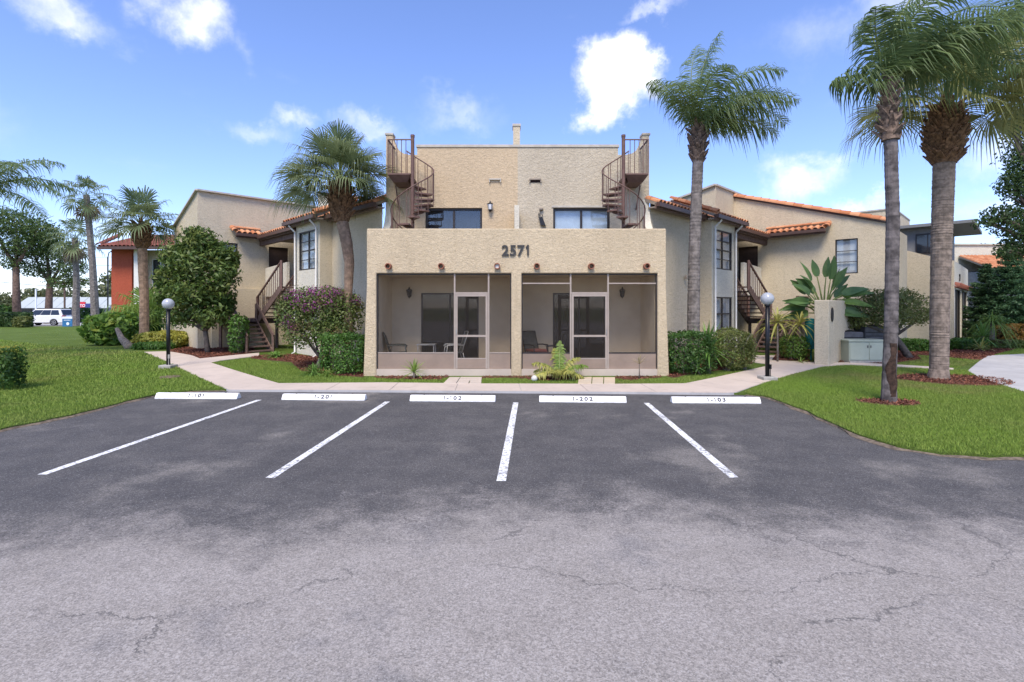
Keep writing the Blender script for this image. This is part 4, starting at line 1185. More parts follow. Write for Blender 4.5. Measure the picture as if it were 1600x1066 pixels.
# dormer: an enclosed deck with grey siding and a dark band of windows
def nb(a, v, z): return K + A1 * a + V1 * v + Vector((0, 0, z))
def nbox(a0, a1, v0, v1, z0, z1): return MB().hexa([nb(a0, v1, z0), nb(a0, v0, z0), nb(a1, v0, z0), nb(a1, v1, z0), nb(a0, v1, z1), nb(a0, v0, z1), nb(a1, v0, z1), nb(a1, v1, z1)])
dm = nbox(.12, 5, .35, 2.3, 4.2, 5.92).build('dormer', 'grey_siding', NB)
nbox(.07, .118, .5, 1.45, 4.62, 5.62).build('window_frame', 'frame_dark', dm)
nbox(.05, .068, .56, .96, 4.70, 5.55).build('pane', 'car_glass', dm); nbox(.05, .068, 1.0, 1.4, 4.70, 5.55).build('pane', 'car_glass', dm)
nbox(-.35, 5.3, -.75, 2.4, 5.92, 6.06).build('flat_roof', 'grey_siding', NB)
nbox(.02, 5, 2.3, 8, -.1, 6.98).build('main_block', 'cream_stucco', NB)
nbox(-.03, 5, 2.27, 8, 6.98, 7.05).build('coping', 'coping', NB)
# building far right with the bright tiled pent roof
FB = thing('tiled_house', (36, 33, 0), 'pale building with bright orange tiled pent roof behind the pines', 'building')
MB().box(29.2, 60, 34, 44, -.1, 6.15).build('wall', 'pale_stucco', FB)
MB().box(29.1, 60, 33.9, 44, 6.15, 6.25).build('coping', 'coping', FB)
tile_roof((29.6, 31.6, 4.45), (50, 31.6, 4.45), (0, 1, .42), 2.5, FB, False)
MB().box(29.8, 58, 32.4, 33.99, -.1, 4.3).build('porch_wall', 'shop_wall', FB)

# building on the left with the red wall
RB = thing('red_building', (-22, 31, 0), 'distant building with brick-red wall, white column and dark red tiled roof', 'building')
YR = 31.0
MB().box(XA(174, YR), XA(206, YR), YR, YR + 8, -.1, 5.55).build('wall', 'red_stucco', RB)
_, P, _ = wall((XA(206, YR), YR + .5), (XA(300, YR), YR + .5), -.1, 5.55, [(.85, 1.9, 3.3, 5.0), (2.3, 3.2, 3.3, 5.0)], 'cream_stucco', RB)
fit_window(P, (.85, 1.9, 3.3, 5.0), 2, 1, 'dark_room', 'white_paint', parent=RB)
fit_window(P, (2.3, 3.2, 3.3, 5.0), 2, 1, 'dark_room', 'white_paint', parent=RB)
MB().box(XA(209, YR - .3), XA(219, YR - .3), YR - .3, YR + .1, -.1, 5.55).build('column', 'white_paint', RB)
r = tile_roof((XA(154, YR - .8), YR - .8, 5.62), (XA(300, YR - .8), YR - .8, 5.62), (0, 1, .3), 4.0, RB, False, mat='dark_tile')
MB().bar((XA(154, YR - .8), YR - .86, 5.52), (XA(300, YR - .8), YR - .86, 5.52), .12, .16).build('gutter', 'brown_gutter', r)
ridge_tiles((XA(154, YR - .8), YR - .8, 5.68), (XA(190, YR + 3), YR + 3, 6.85), r, .16, .45, 'dark_tile')

# ================================================================== parking furniture
for i, (x, y, txt) in enumerate(((-6.92, 11.19, '1-101'), (-4.08, 11.03, '1-201'), (-1.27, 10.88, '1-102'), (1.49, 10.77, '1-202'), (4.27, 10.67, '1-103'))):
    t = thing('wheel_stop', (x, y, 0), 'white concrete wheel stop painted ' + txt, 'wheel stop', 'wheel stops at the head of the bays', R(-2.35 + (0.8, -0.5, 0.2, -0.3, 0.6)[i]))
    prof = [(0, 0), (0, .025), (.062, .125), (.135, .125), (.19, .025), (.19, 0)]
    mb = MB().prism([(-.915, a, z) for a, z in prof], (1.83, 0, 0))
    mb.build('concrete_bar', 'stop_white', t, bevel=.012, local=True)
    for px_ in (-.62, .62): MB().lathe([(0, .004), (.016, .003), (.018, -.01)], (px_, .098, .125), 8).build('steel_pin', 'scar', t, local=True)
    me = glyphs(txt, .088, .003, .005, 1.6)
    o = link('painted_number', me, 'stop_number', t, local=True)
    o.matrix_basis = Matrix.Translation((0.0, .0115, .0415)) @ Matrix.Rotation(math.atan2(.10, .062), 4, 'X') @ Matrix.Translation((0, 0, .0005)) @ Matrix.Diagonal((1.2, 1, 1, 1))
def lamp_post(x, y, zc, label):
    z = gz(x, y)
    t = thing('lamp_post', (x, y, z), label, 'lamp', 'globe lamps beside the walk')
    MB().box(x - .19, x + .19, y - .19, y + .19, z - .05, z + .10).build('base', 'pad_concrete', t, bevel=.02)
    MB().tube([(x, y, z + .10), (x, y, zc - .17)], .055, 14).build('post', 'black_metal', t, smooth=True)
    MB().lathe([(.0, 0), (.075, 0), (.075, .05), (.06, .07), (0, .07)], (x, y, zc - .20), 14).build('collar', 'black_metal', t)
    MB().box(x + .03, x + .08, y - .07, y - .02, z + .3, z + .42).tube([(x + .05, y - .06, z + .1), (x + .05, y - .06, z + .34)], .012, 6).build('outlet', 'pad_concrete' if x < 0 else 'black_metal', t)
    MB().lathe([(.17 * math.sin(a), -.17 * math.cos(a)) for a in [i * math.pi / 16 for i in range(17)]], (x, y, zc), 24).build('globe', 'lamp_globe', t, smooth=True)
    MB().lathe([(.0, .02), (.1, .02), (.1, .0), (.045, -.12), (0, -.12)], (x, y, zc), 14).build('lamp_core', 'white_paint', t)
lamp_post(XA(263, 15.9), 15.9, ZA(475, 15.9), 'black lamp post with white globe on the lawn beside the leafy tree')
lamp_post(XA(1199, 13.75), 13.75, ZA(467, 13.75), 'black lamp post with white globe where the walk meets the grass')

# stepping pavers from the walk to both porch doors
for k, (poly, mat, lay) in enumerate(((PAVE1, 'paver_pale', [(0, .33, 0, 1), (.35, 1, .5, 1), (.35, .66, 0, .48), (.68, 1, 0, .48)]), (PAVE2, 'paver_tan', [(0, .36, 0, .52), (0, .36, .54, 1), (.38, .68, 0, 1), (.70, 1, 0, .6), (.70, 1, .62, 1)]))):
    root = bpy.data.objects.new('paver_path', None); COL.objects.link(root); struct(root)
    a, b, c, d = [Vector((p[0], p[1], 0)) for p in poly]
    for u0, u1, v0, v1 in lay:
        q = []
        for u, v in ((u0, v0), (u1, v0), (u1, v1), (u0, v1)):
            p = (a.lerp(b, u)).lerp(d.lerp(c, u), v); q.append(Vector((p.x, p.y, gz(0, p.y) - .02)))
        MB().prism(q, (0, 0, .045 + rt.uniform(0, .012))).build('paver', mat, root, bevel=.008)
o = MB().lathe([(.085 * math.sin(a), -.085 * math.cos(a)) for a in [i * math.pi / 10 for i in range(11)]], (XA(835, 13.55), 13.55, gz(0, 13.55) + .07), 14).build('stone_ball', 'stone_white', smooth=True)
tag(o, 'small round white ball lying in the bed before the right porch', 'ball')

# ================================================================== porch lights and furniture
def lantern(x, y, z, mat, label, glassy=True):
    t = thing('wall_lantern', (x, y, z), label, 'lantern', 'lanterns on the building walls')
    MB().box(x - .045, x + .045, y - .02, y - .002, z - .14, z + .06).build('back_plate', mat, t)
    MB().tube([(x, y - .02, z - .08), (x, y - .1, z - .12), (x, y - .14, z - .06)], .012, 6).build('arm', mat, t)
    c = (x, y - .14, z)
    MB().lathe([(0, .16), (.015, .15), (.03, .10), (.10, .06), (.095, .045), (.06, .05)], c, 6).build('cap', mat, t)
    MB().lathe([(.085, .05), (.055, -.12), (.0, -.13)], c, 6).build('glass', 'window_backing' if glassy else 'dark_glass', t)
    for k in range(6):
        a = k * math.pi / 3
        MB().bar((c[0] + .086 * math.cos(a), c[1] + .086 * math.sin(a), c[2] + .05), (c[0] + .056 * math.cos(a), c[1] + .056 * math.sin(a), c[2] - .12), .01, .01).build('rib', mat, t)
    MB().lathe([(.06, -.12), (.05, -.15), (.012, -.19), (0, -.22)], c, 6).build('finial', mat, t)
lantern(-3.24, YB - .02, 2.50, 'black_metal', 'dark lantern on the rear wall of the left screened porch', False)
lantern(3.48, YB - .02, 2.50, 'black_metal', 'dark lantern on the rear wall of the right screened porch', False)
lantern(-0.69, YB, 5.22, 'black_metal', 'lantern with pale glass on the tan upper wall beside the deck door')
t = thing('broken_lantern', (0.97, YB, 4.8), 'broken black lantern dangling from wires on the grey upper wall', 'lantern')
MB().lathe([(0, .03), (.06, .03), (.07, 0), (.06, -.03), (0, -.03)], (0.93, YB - .04, 5.13), 10).build('mount', 'soffit', t)
MB().tube([(0.93, YB - .04, 5.12), (0.90, YB - .05, 5.02), (0.92, YB - .07, 4.95)], .008, 5).tube([(0.85, YB - .03, 5.02), (0.90, YB - .05, 4.90)], .01, 5).build('wire', 'wire', t)
MB().hexa([(0.90, YB - .12, 4.62), (1.06, YB - .14, 4.60), (1.08, YB - .02, 4.60), (0.92, YB - .02, 4.62), (0.86, YB - .1, 4.86), (0.96, YB - .1, 4.88), (0.96, YB - .03, 4.88), (0.86, YB - .03, 4.86)]).bar((0.86, YB - .06, 4.85), (0.84, YB - .06, 4.98), .02, .02).bar((0.95, YB - .06, 4.87), (0.97, YB - .06, 4.96), .02, .02).build('lamp_body', 'black_metal', t)

def patio_chair(x, y, rz, fm, sm, label, cushion=None):
    t = thing('patio_chair', (x, y, ZS), label, 'chair', 'porch chairs', rz)
    L = dict(parent=t, local=True)
    def tb(name, pts, r=.015): return MB().tube(pts, r, 7).build(name, fm, smooth=True, **L)
    for sx in (-.26, .26):
        tb('front_leg', [(sx, -.28, .0), (sx, -.27, .40), (sx, -.24, .60)])
        tb('rear_leg', [(sx, .30, 0), (sx, .22, .38)])
        tb('armrest', [(sx, -.30, .56), (sx, -.24, .61), (sx, .0, .62), (sx, .26, .60)], .02)
        tb('back_frame', [(sx, .18, .38), (sx, .30, .75), (sx, .38, 1.0)])
    tb('top_rail', [(-.26, .38, 1.0), (0, .40, 1.01), (.26, .38, 1.0)])
    MB().hexa([(-.25, -.27, .39), (.25, -.27, .39), (.25, .18, .36), (-.25, .18, .36), (-.25, -.27, .41), (.25, -.27, .41), (.25, .18, .38), (-.25, .18, .38)]).build('seat', cushion or sm, **L)
    MB().hexa([(-.25, .18, .40), (.25, .18, .40), (.25, .21, .40), (-.25, .21, .40), (-.25, .37, .99), (.25, .37, .99), (.25, .40, .99), (-.25, .40, .99)]).build('backrest', sm, **L)
    if cushion: MB().box(-.24, .24, -.26, .2, .411, .48).build('cushion', cushion, bevel=.02, **L)
patio_chair(-3.45, 15.35, R(100), 'sling', 'sling', 'dark sling patio chair in the outer corner of the left porch')
patio_chair(-1.75, 15.55, R(-75), 'aluminium', 'sling', 'silver-armed sling patio chair before the left sliding door')
patio_chair(0.72, 15.5, R(35), 'black_metal', 'sling', 'dark patio chair with red cushion in the right porch', 'red_cushion')
def side_table(x, y, w, h, mat, label):
    t = thing('side_table', (x, y, ZS), label, 'table', 'porch tables')
    MB().box(x - w, x + w, y - w * .8, y + w * .8, ZS + h - .03, ZS + h).build('tabletop', mat, t)
    for a in (-1, 1):
        for b in (-1, 1): MB().bar((x + a * w * .85, y + b * w * .65, ZS), (x + a * w * .85, y + b * w * .65, ZS + h - .03), .03, .03).build('leg', mat, t)
side_table(-2.62, 15.75, .28, .62, 'aluminium', 'small pale side table between the two chairs of the left porch')
side_table(1.28, 15.7, .24, .58, 'black_metal', 'small dark side table beside the red-cushioned chair')

# ================================================================== garden wall, utility boxes
gw = thing('garden_wall', (10.1, 16.5, .15), 'free-standing speckled stucco garden wall with a dark oval plaque', 'wall')
o0 = Vector((10.12, 16.35, -.05)); dA = Vector((1, 1, 0)) / S2; dB = Vector((-1, 1, 0)) / S2
MB().prism([o0, o0 + dA * 3.6, o0 + dA * 3.6 + dB * .42, o0 + dB * .42], (0, 0, 2.30)).build('wall_body', 'cream_stucco', gw, bevel=.03)
c = o0 + dA * .34 + Vector((0, 0, 1.83)); nO = Vector((1, -1, 0)) / S2
MB().prism([c + dA * (.13 * math.cos(a)) + Vector((0, 0, .23 * math.sin(a))) - nO * .01 for a in [i * math.pi / 10 for i in range(20)]], nO * .04).build('oval_plaque', 'frame_dark', gw)
tx, ty = 11.85, 17.0; tz = gz(0, ty)
t = thing('utility_box', (tx, ty, tz), 'pale green metal utility box with two doors on a pad beside the garden wall', 'utility box')
MB().box(tx - .70, tx + .70, ty - .1, ty + .9, tz - .03, tz + .07).build('pad', 'pad_concrete', t)
MB().box(tx - .66, tx + .66, ty, ty + .8, tz + .07, tz + .70).build('cabinet', 'utility_green', t, bevel=.015)
MB().box(tx - .69, tx + .69, ty - .03, ty + .83, tz + .70, tz + .76).build('lid', 'utility_green', t, bevel=.012)
for a in (-1, 1):
    d = MB().box(tx + (a - 1) * .31 - .0 + (.012 if a > 0 else -.012), tx + (a + 1) * .31 + (.012 if a > 0 else -.012), ty - .018, ty - .001, tz + .10, tz + .67).build('door', 'utility_green', t, bevel=.006)
    MB().box(tx + a * .05 - .015, tx + a * .05 + .015, ty - .03, ty - .018, tz + .50, tz + .58).build('latch', 'ac_grey', d)
for i, (x, y, h, lb) in enumerate(((11.75, 18.15, .95, 'low dark air conditioner behind the green utility box'), (13.0, 18.6, 1.12, 'taller dark air conditioner behind the green utility box'))):
    z = gz(0, y)
    t = thing('air_conditioner', (x, y, z), lb, 'air conditioner', 'outdoor cooling units')
    MB().box(x - .45, x + .45, y - .4, y + .4, z, z + h).build('casing', 'ac_grey', t, bevel=.04)
    for k in range(7): MB().box(x - .43, x + .43, y - .412, y - .399, z + .1 + k * (h - .2) / 7, z + .13 + k * (h - .2) / 7).build('louvre', 'black_metal', t)
    MB().lathe([(.36, 0), (.36, .03), (.3, .05), (0, .06)], (x, y, z + h), 16).build('fan_guard', 'black_metal', t)
o = thing('hose_bin', (12.05, 21.0, .24), 'teal plastic container behind the garden wall', 'container')
MB().lathe([(.16, 0), (.19, 1.0), (.2, 1.02), (.0, 1.05)], (XA(1267, 17.6), 17.6, gz(0, 17.6) + .4), 12).lathe([(.03, 0), (.03, .42)], (XA(1267, 17.6), 17.6, gz(0, 17.6)), 8).build('tub', 'teal_plastic', o)
o.location = (XA(1267, 17.6), 17.6, gz(0, 17.6)); o.children[0].matrix_parent_inverse = Matrix.Translation(o.location).inverted()

# ================================================================== palms
def add_mesh2(name, mb, nleaf_faces, mats, parent):
    me = bpy.data.meshes.new(name); me.from_pydata(mb.v, [], mb.f)
    for m in mats: me.materials.append(MATS[m])
    idx = np.zeros(len(mb.f), np.int32); idx[nleaf_faces:] = 1
    me.polygons.foreach_set('material_index', idx); me.update()
    o = bpy.data.objects.new(name, me); COL.objects.link(o); attach(o, parent)
    return o
def fan_frond(rng, B, az, el, pet, Rd, parent, mat='frond_fan', nseg=40, droop=.35, wind=(0, 0, 0)):
    d0 = Vector((math.cos(el) * math.cos(az), math.cos(el) * math.sin(az), math.sin(el)))
    wv = Vector(wind)
    pts = [B + d0 * (pet * k / 4) + Vector((0, 0, -1)) * (.16 * pet * (k / 4) ** 2) + wv * (.2 * (k / 4) ** 2) for k in range(5)]
    d1 = (pts[4] - pts[3]).normalized(); d1 = (d1 + Vector((0, 0, -.25))).normalized()
    e = d1.cross(Vector((0, 0, 1)))
    e = e.normalized() if e.length > .05 else Vector((-math.sin(az), math.cos(az), 0))
    roll = rng.uniform(-.5, .5); nn = e.cross(d1).normalized()
    e, nn = e * math.cos(roll) + nn * math.sin(roll), nn * math.cos(roll) - e * math.sin(roll)
    mb = MB(); hub = pts[4]
    span = R(rng.uniform(125, 150)); dphi = 2 * span / nseg
    for k in range(nseg):
        ph = -span + dphi * (k + .5) + rng.uniform(-.02, .02)
        d = d1 * math.cos(ph) + e * math.sin(ph)
        ln = Rd * (.72 + .28 * math.cos(ph * .8)) * rng.uniform(.86, 1.08)
        h0 = hub + d1 * (Rd * .25 * max(0, math.cos(ph)))
        side = d.cross(nn).normalized()
        v = []
        for r_, w in ((.06, .010), (.5, .5 * ln * dphi * .48), (.8, .5 * ln * dphi * .25)):
            p = h0 + d * (ln * r_) + nn * (.22 * abs(math.sin(ph)) * ln * r_) + Vector((0, 0, -1)) * (droop * ln * max(0, r_ - .25) ** 2) + wv * (.25 * r_ * r_)
            fold = nn * (w * .5)
            v += [p - side * w + fold, p + side * w + fold]
        tip = h0 + d * ln * .99 + nn * (.18 * abs(math.sin(ph)) * ln) + Vector((0, 0, -1)) * (droop * ln * rng.uniform(.75, 1.5)) + wv * .3
        v.append(tip)
        mb.add(v, [(0, 1, 3, 2), (2, 3, 5, 4), (4, 5, 6)])
    nf = len(mb.f)
    mb.tube(pts + [hub + d1 * Rd * .3], [.022, .018, .016, .014, .012, .004], 5)
    return add_mesh2('frond', mb, nf, [mat, 'petiole'], parent)
def pin_frond(rng, B, az, el, L, parent, mat='frond_queen', leaf=.6, wind=(0, 0, 0), curve=1.5, npair=46):
    wv = Vector(wind); d = Vector((math.cos(el) * math.cos(az), math.cos(el) * math.sin(az), math.sin(el)))
    p = B.copy(); pts, dirs = [p.copy()], [d.copy()]
    n = 16
    for k in range(n):
        f = (k + 1) / n
        d = (d + Vector((0, 0, -1)) * (curve / n * (.25 + 1.1 * f)) + wv * (1.0 / n)).normalized()
        p = p + d * (L / n); pts.append(p.copy()); dirs.append(d.copy())
    mb = MB()
    for k in range(npair):
        f = .10 + .90 * (k + .5) / npair; q = f * n; i = min(int(q), n - 1); t_ = q - i
        c = pts[i].lerp(pts[i + 1], t_); dd = dirs[i].lerp(dirs[i + 1], t_).normalized()
        side = dd.cross(Vector((0, 0, 1)))
        side = side.normalized() if side.length > .02 else Vector((1, 0, 0))
        upv = side.cross(dd).normalized()
        ll = leaf * (math.sin(math.pi * min(1, .18 + .80 * f)) ** .7) * 1.0
        for sg in (-1, 1):
            for rep in range(2 if rng.random() < .55 else 1):
                a = rng.uniform(.25, .6); b = rng.uniform(-.35, .55)
                ld = (side * sg + dd * a + upv * b).normalized()
                l2 = ll * rng.uniform(.7, 1.2); w = .015
                g0 = rng.uniform(.45, .95)
                p0 = c; p1 = c + ld * (l2 * .4) + Vector((0, 0, -.10 * g0 * l2)) + wv * (l2 * .10)
                p2 = c + ld * (l2 * .72) + Vector((0, 0, -.42 * g0 * l2)) + wv * (l2 * .28); p3 = c + ld * (l2 * .9) + Vector((0, 0, -1.0 * g0 * l2)) + wv * (l2 * .5)
                s_ = ld.cross(upv); s_ = s_.normalized() if s_.length > .01 else dd
                mb.add([p0 - s_ * w * .5, p0 + s_ * w * .5, p1 - s_ * w, p1 + s_ * w, p2 - s_ * w * .8, p2 + s_ * w * .8, p3], [(0, 1, 3, 2), (2, 3, 5, 4), (4, 5, 6)])
    nf = len(mb.f)
    mb.tube(pts, [.032 * (1 - .85 * k / n) for k in range(n + 1)], 5)
    return add_mesh2('frond', mb, nf, [mat, 'petiole'], parent)
def palm_trunk(path, radii, mat, parent, ring=.085, amp=.03, n=14, seed=0):
    rng = random.Random(seed); path = [Vector(p) for p in path]
    ps, rs = [], []
    for i in range(len(path) - 1):
        L = (path[i + 1] - path[i]).length; m = max(1, int(L / (ring / 2)))
        for k in range(m):
            f = k / m; ps.append(path[i].lerp(path[i + 1], min(1, f + rng.uniform(-.3, .3) / m)) + Vector((rng.uniform(-1, 1), rng.uniform(-1, 1), 0)) * radii[i] * .012)
            rs.append((radii[i] + (radii[i + 1] - radii[i]) * f) * (1 + (amp if (len(ps) % 2) else -amp) * rng.uniform(.2, 1.3) + rng.uniform(-.02, .02)))
    ps.append(path[-1]); rs.append(radii[-1])
    return MB().tube(ps, rs, n).build('trunk', mat, parent, smooth=False)
def boots(c0, c1, r, count, size, mat, parent, seed, taper=(.75, 1.0, .7)):
    "old leaf bases standing round the top of the trunk"
    rng = random.Random(seed); c0, c1 = Vector(c0), Vector(c1); mb = MB()
    H = (c1 - c0).length; ax = (c1 - c0).normalized()
    core = [c0 + (c1 - c0) * (k / 6) for k in range(7)]
    rad = lambda f: r * (taper[0] + (taper[1] - taper[0]) * min(1, f / .5) if f < .5 else taper[1] + (taper[2] - taper[1]) * (f - .5) / .5)
    mb.tube(core, [rad(k / 6) * .82 for k in range(7)], 12)
    for i in range(count):
        f = (i + .5) / count; a = i * 2.39996 + rng.uniform(-.15, .15)
        o = Vector((math.cos(a), math.sin(a), 0)); s_ = Vector((-math.sin(a), math.cos(a), 0))
        b = c0 + ax * (f * H) + o * (rad(f) * .75)
        L = size * rng.uniform(.8, 1.4); w = size * rng.uniform(.26, .4); th = size * .12
        tip = b + o * (L * rng.uniform(.32, .6)) + Vector((0, 0, 1)) * L * rng.uniform(.5, .9) + s_ * rng.uniform(-.35, .35) * L
        mb.add([b - s_ * w, b + s_ * w, b + s_ * w - o * th + Vector((0, 0, th * 2)), b - s_ * w - o * th + Vector((0, 0, th * 2)), tip - s_ * w * .4, tip + s_ * w * .4, tip + s_ * w * .3 + Vector((0, 0, th)), tip - s_ * w * .3 + Vector((0, 0, th))],
               [(0, 1, 5, 4), (1, 2, 6, 5), (2, 3, 7, 6), (3, 0, 4, 7), (4, 5, 6, 7)])
    return mb.build('leaf_bases', mat, parent)
plain('palm_grey', (0.24, 0.21, 0.19), 0.95, var=0.28, scale=7, bump=0.5, bscale=30)
plain('palm_brown', (0.33, 0.225, 0.155), 0.95, var=0.25, scale=7, bump=0.5, bscale=30)
plain('palm_tan', (0.30, 0.235, 0.185), 0.95, var=0.28, scale=8, bump=0.6, bscale=26)
plain('palm_dark', (0.185, 0.16, 0.15), 0.95, var=0.35, scale=5, bump=0.6, bscale=26)
def fan_crown(root, B, n, pet, Rd, seed, mat='frond_fan', lo=-25, hi=85, wind=(0, 0, 0), droop=.35, nseg=40, dead=0):
    rng = random.Random(seed)
    for i in range(n):
        f = (i + .5) / n
        el = R(hi + (lo - hi) * f ** .85 + rng.uniform(-8, 8)); az = i * 2.39996 + rng.uniform(-.25, .25)
        fan_frond(rng, B + Vector((0, 0, -.25 * f)), az, el, pet * rng.uniform(.85, 1.15), Rd * rng.uniform(.85, 1.1), root, mat, nseg, droop, wind)
    for i in range(dead):
        fan_frond(rng, B + Vector((0, 0, -.4)), rng.uniform(0, 6.28), R(rng.uniform(-75, -55)), pet * .7, Rd * .8, root, 'frond_dead', max(14, nseg // 2), .3, wind)
# sabal by the left of the central block
d = 15.8
t = thing('sabal_palm', (-5.05, d, .1), 'sabal palm with shaggy boots rising behind the bougainvillea, left of the central block', 'palm tree')
palm_trunk([(-5.05, d, .0), (-5.05, d, 2.5), (-5.02, d, 3.4), (-5.10, d, 4.0), (-5.26, d, 4.75)], [.14, .125, .15, .175, .185], 'palm_brown', t, .06, .012, seed=1)
boots((-5.27, d, 4.65), (-5.32, d, 5.75), .36, 130, .30, 'boots_brown', t, 3)
fan_crown(t, Vector((-5.32, d, 5.95)), 34, .92, 1.0, 11, lo=2, droop=.42, nseg=52)
# queen palm right of the central block
t = thing('queen_palm', (5.58, d, .1), 'tall feathery queen palm standing right of the central block', 'palm tree')
palm_trunk([(5.58, d, 0), (5.62, d, 3.5), (5.70, d, 5.6), (5.74, d, 6.6)], [.20, .175, .165, .16], 'palm_grey', t, .11, .02, seed=2)
boots((5.74, d, 6.45), (5.73, d, 7.5), .24, 46, .30, 'boots_grey', t, 4, (.8, 1.1, .55))
rng = random.Random(21)
B = Vector((5.74, d, 7.35))
for az, el, L in ((175, 84, 3.4), (150, 76, 3.2), (160, 62, 2.5), (190, 55, 2.3), (215, 50, 2.2), (250, 60, 2.4), (20, 66, 3.3), (-15, 58, 3.4), (5, 48, 3.2), (45, 52, 3.0), (-45, 50, 2.9), (-12, 36, 2.5), (-30, 70, 3.2)):
    pin_frond(rng, B + Vector((0, 0, rng.uniform(-.1, .15))), R(az), R(el), L, t, 'frond_queen', .88, (.5, 0, 0), 1.0 if el > 74 else 2.0, 58)
# queen palm on the right lawn
d = 10.7
t = thing('queen_palm', (7.88, d, .05), 'slender grey queen palm with scarred base on the right lawn', 'palm tree')
palm_trunk([(7.88, d, 0), (7.88, d, .5), (7.92, d, 1.5), (7.96, d, 3.8), (7.91, d, 5.6)], [.150, .130, .125, .125, .122], 'palm_dark', t, .12, .02, seed=5)
sc = MB(); rq = random.Random(2); cols = 9; rows = 14; vs = []
for j in range(rows):
    zz_ = .16 + j * .085; half = (.9 if j > 1 else .5) * (1 - .55 * (j / rows) ** 2) + rq.uniform(-.18, .18); mid = 4.45 + .25 * math.sin(j * .7)
    for i in range(cols):
        a = mid - half + 2 * half * i / (cols - 1); r_ = (.146 if 0 < i < cols - 1 else .126) * (1 + rq.uniform(-.025, .045)) - .012 * (zz_ / 1.3)
        vs.append((7.88 + .02 * zz_ + r_ * math.cos(a), d + r_ * math.sin(a), zz_))
sc.add(vs, [(j * cols + i, j * cols + i + 1, (j + 1) * cols + i + 1, (j + 1) * cols + i) for j in range(rows - 1) for i in range(cols - 1)]).build('bark_scar', 'scar', t)
boots((7.91, d, 5.5), (7.88, d, 6.65), .17, 34, .24, 'boots_grey', t, 6, (1.2, .95, .6))
B = Vector((7.88, d, 6.6))
for az, el, L in ((95, 84, 3.2), (170, 40, 1.2), (200, 55, 1.7), (150, 70, 2.2), (240, 66, 2.2), (60, 72, 3.0), (20, 62, 3.2), (-20, 60, 3.3), (0, 48, 3.1), (-50, 54, 2.8), (-10, 70, 3.3), (10, 40, 2.6)):
    pin_frond(rng, B + Vector((0, 0, rng.uniform(-.1, .15))), R(az), R(el), L, t, 'frond_queen', .85, (.75, 0, 0), 1.1 if el > 74 else 1.9, 58)
# thick palm behind it
d = 14.05
t = thing('fan_palm', (11.7, d, .05), 'thick-trunked fan palm with a bulging mass of old leaf bases in the large mulch ring', 'palm tree')
palm_trunk([(11.7, d, 0), (11.72, d, .35), (11.74, d, 2.2), (11.80, d, 4.2), (11.86, d, 6.1)], [.27, .215, .22, .24, .25], 'palm_tan', t, .07, .012, 18, 7)
boots((11.86, d, 5.95), (11.92, d, 7.35), .46, 230, .34, 'boots_brown', t, 8, (.75, 1.0, .6))
fan_crown(t, Vector((11.92, d, 7.6)), 32, 1.3, 1.3, 31, 'frond_gold', lo=8, wind=(.6, 0, 0), droop=.5, nseg=56)
# palms to the left
d = 24.0
x = XA(222, d)
t = thing('sabal_palm', (x, d, .24), 'sabal palm with thick shaggy boots before the red building', 'palm tree')
palm_trunk([(x + .1, d, .1), (x + .1, d, 2.5), (x, d, 4.9)], [.20, .19, .20], 'palm_brown', t, .07, .012, 12, 9)
boots((x, d, 4.8), (x - .05, d, 5.9), .40, 90, .32, 'boots_brown', t, 10)
fan_crown(t, Vector((x - .08, d, 6.0)), 22, .9, 1.05, 41, lo=-10, nseg=30)
d = 27.0; x = XA(230, d)
t = thing('sabal_palm', (x, d, .24), 'young bright green fan palm on a short trunk in the left planting', 'palm tree')
palm_trunk([(x - .25, d, .1), (x - .05, d, .7), (x, d, 1.3)], [.20, .18, .17], 'palm_brown', t, .08, .03, 10, 11)
fan_crown(t, Vector((x, d, 1.3)), 20, 1.1, 1.15, 43, 'strap_lime', lo=10, nseg=28, droop=.6)
for px, py, d, rc, bx, label, nd in ((135, 305, 46, 2.1, 150, 'tall distant washingtonia palm with a skirt of dead fronds', 12), (117, 372, 50, 2.3, 118, 'shorter distant palm in front of the pines', 8)):
    x, z = XA(px, d), ZA(py, d)
    t = thing('distant_palm', (XA(bx, d), d, .2), label, 'palm tree', 'palms beyond the left lawn')
    palm_trunk([(XA(bx, d), d, .0), (XA((px + bx) / 2 + 2, d), d, z * .5), (x, d, z)], [.34, .26, .24], 'palm_grey', t, .3, .02, 8, 12)
    fan_crown(t, Vector((x, d, z)), 20, rc * .55, rc * .5, 50 + px, 'frond_fan', lo=-35, nseg=18, dead=nd, droop=.5)
d = 36.0; x, z = XA(466, d), ZA(312, d)
t = thing('distant_palm', (x, d, .2), 'palm top showing above the left roof line', 'palm tree', 'palms beyond the building')
palm_trunk([(x, d, 0), (x, d, z)], [.3, .22], 'palm_grey', t, .3, .02, 8, 13)
fan_crown(t, Vector((x, d, z)), 18, .55, .65, 61, lo=-30, nseg=18)
d = 18.0; x, z = XA(-35, d), ZA(300, d)
t = thing('queen_palm', (x, d, .2), 'queen palm at the left edge with drooping fronds reaching into view', 'palm tree')
palm_trunk([(x - .1, d, 0), (x, d, z - .3)], [.22, .18], 'palm_grey', t, .12, .02, 12, 14)
for az, el, L in ((20, 55, 3.0), (-20, 45, 2.9), (5, 30, 3.1), (40, 40, 2.9), (-45, 35, 2.8), (0, 10, 2.7), (110, 60, 2.6), (170, 45, 2.6), (230, 50, 2.6), (290, 40, 2.6)):
    pin_frond(rng, Vector((x, d, z)), R(az), R(el), L, t, 'frond_queen', .7, (.15, 0, 0), 1.7, 50)

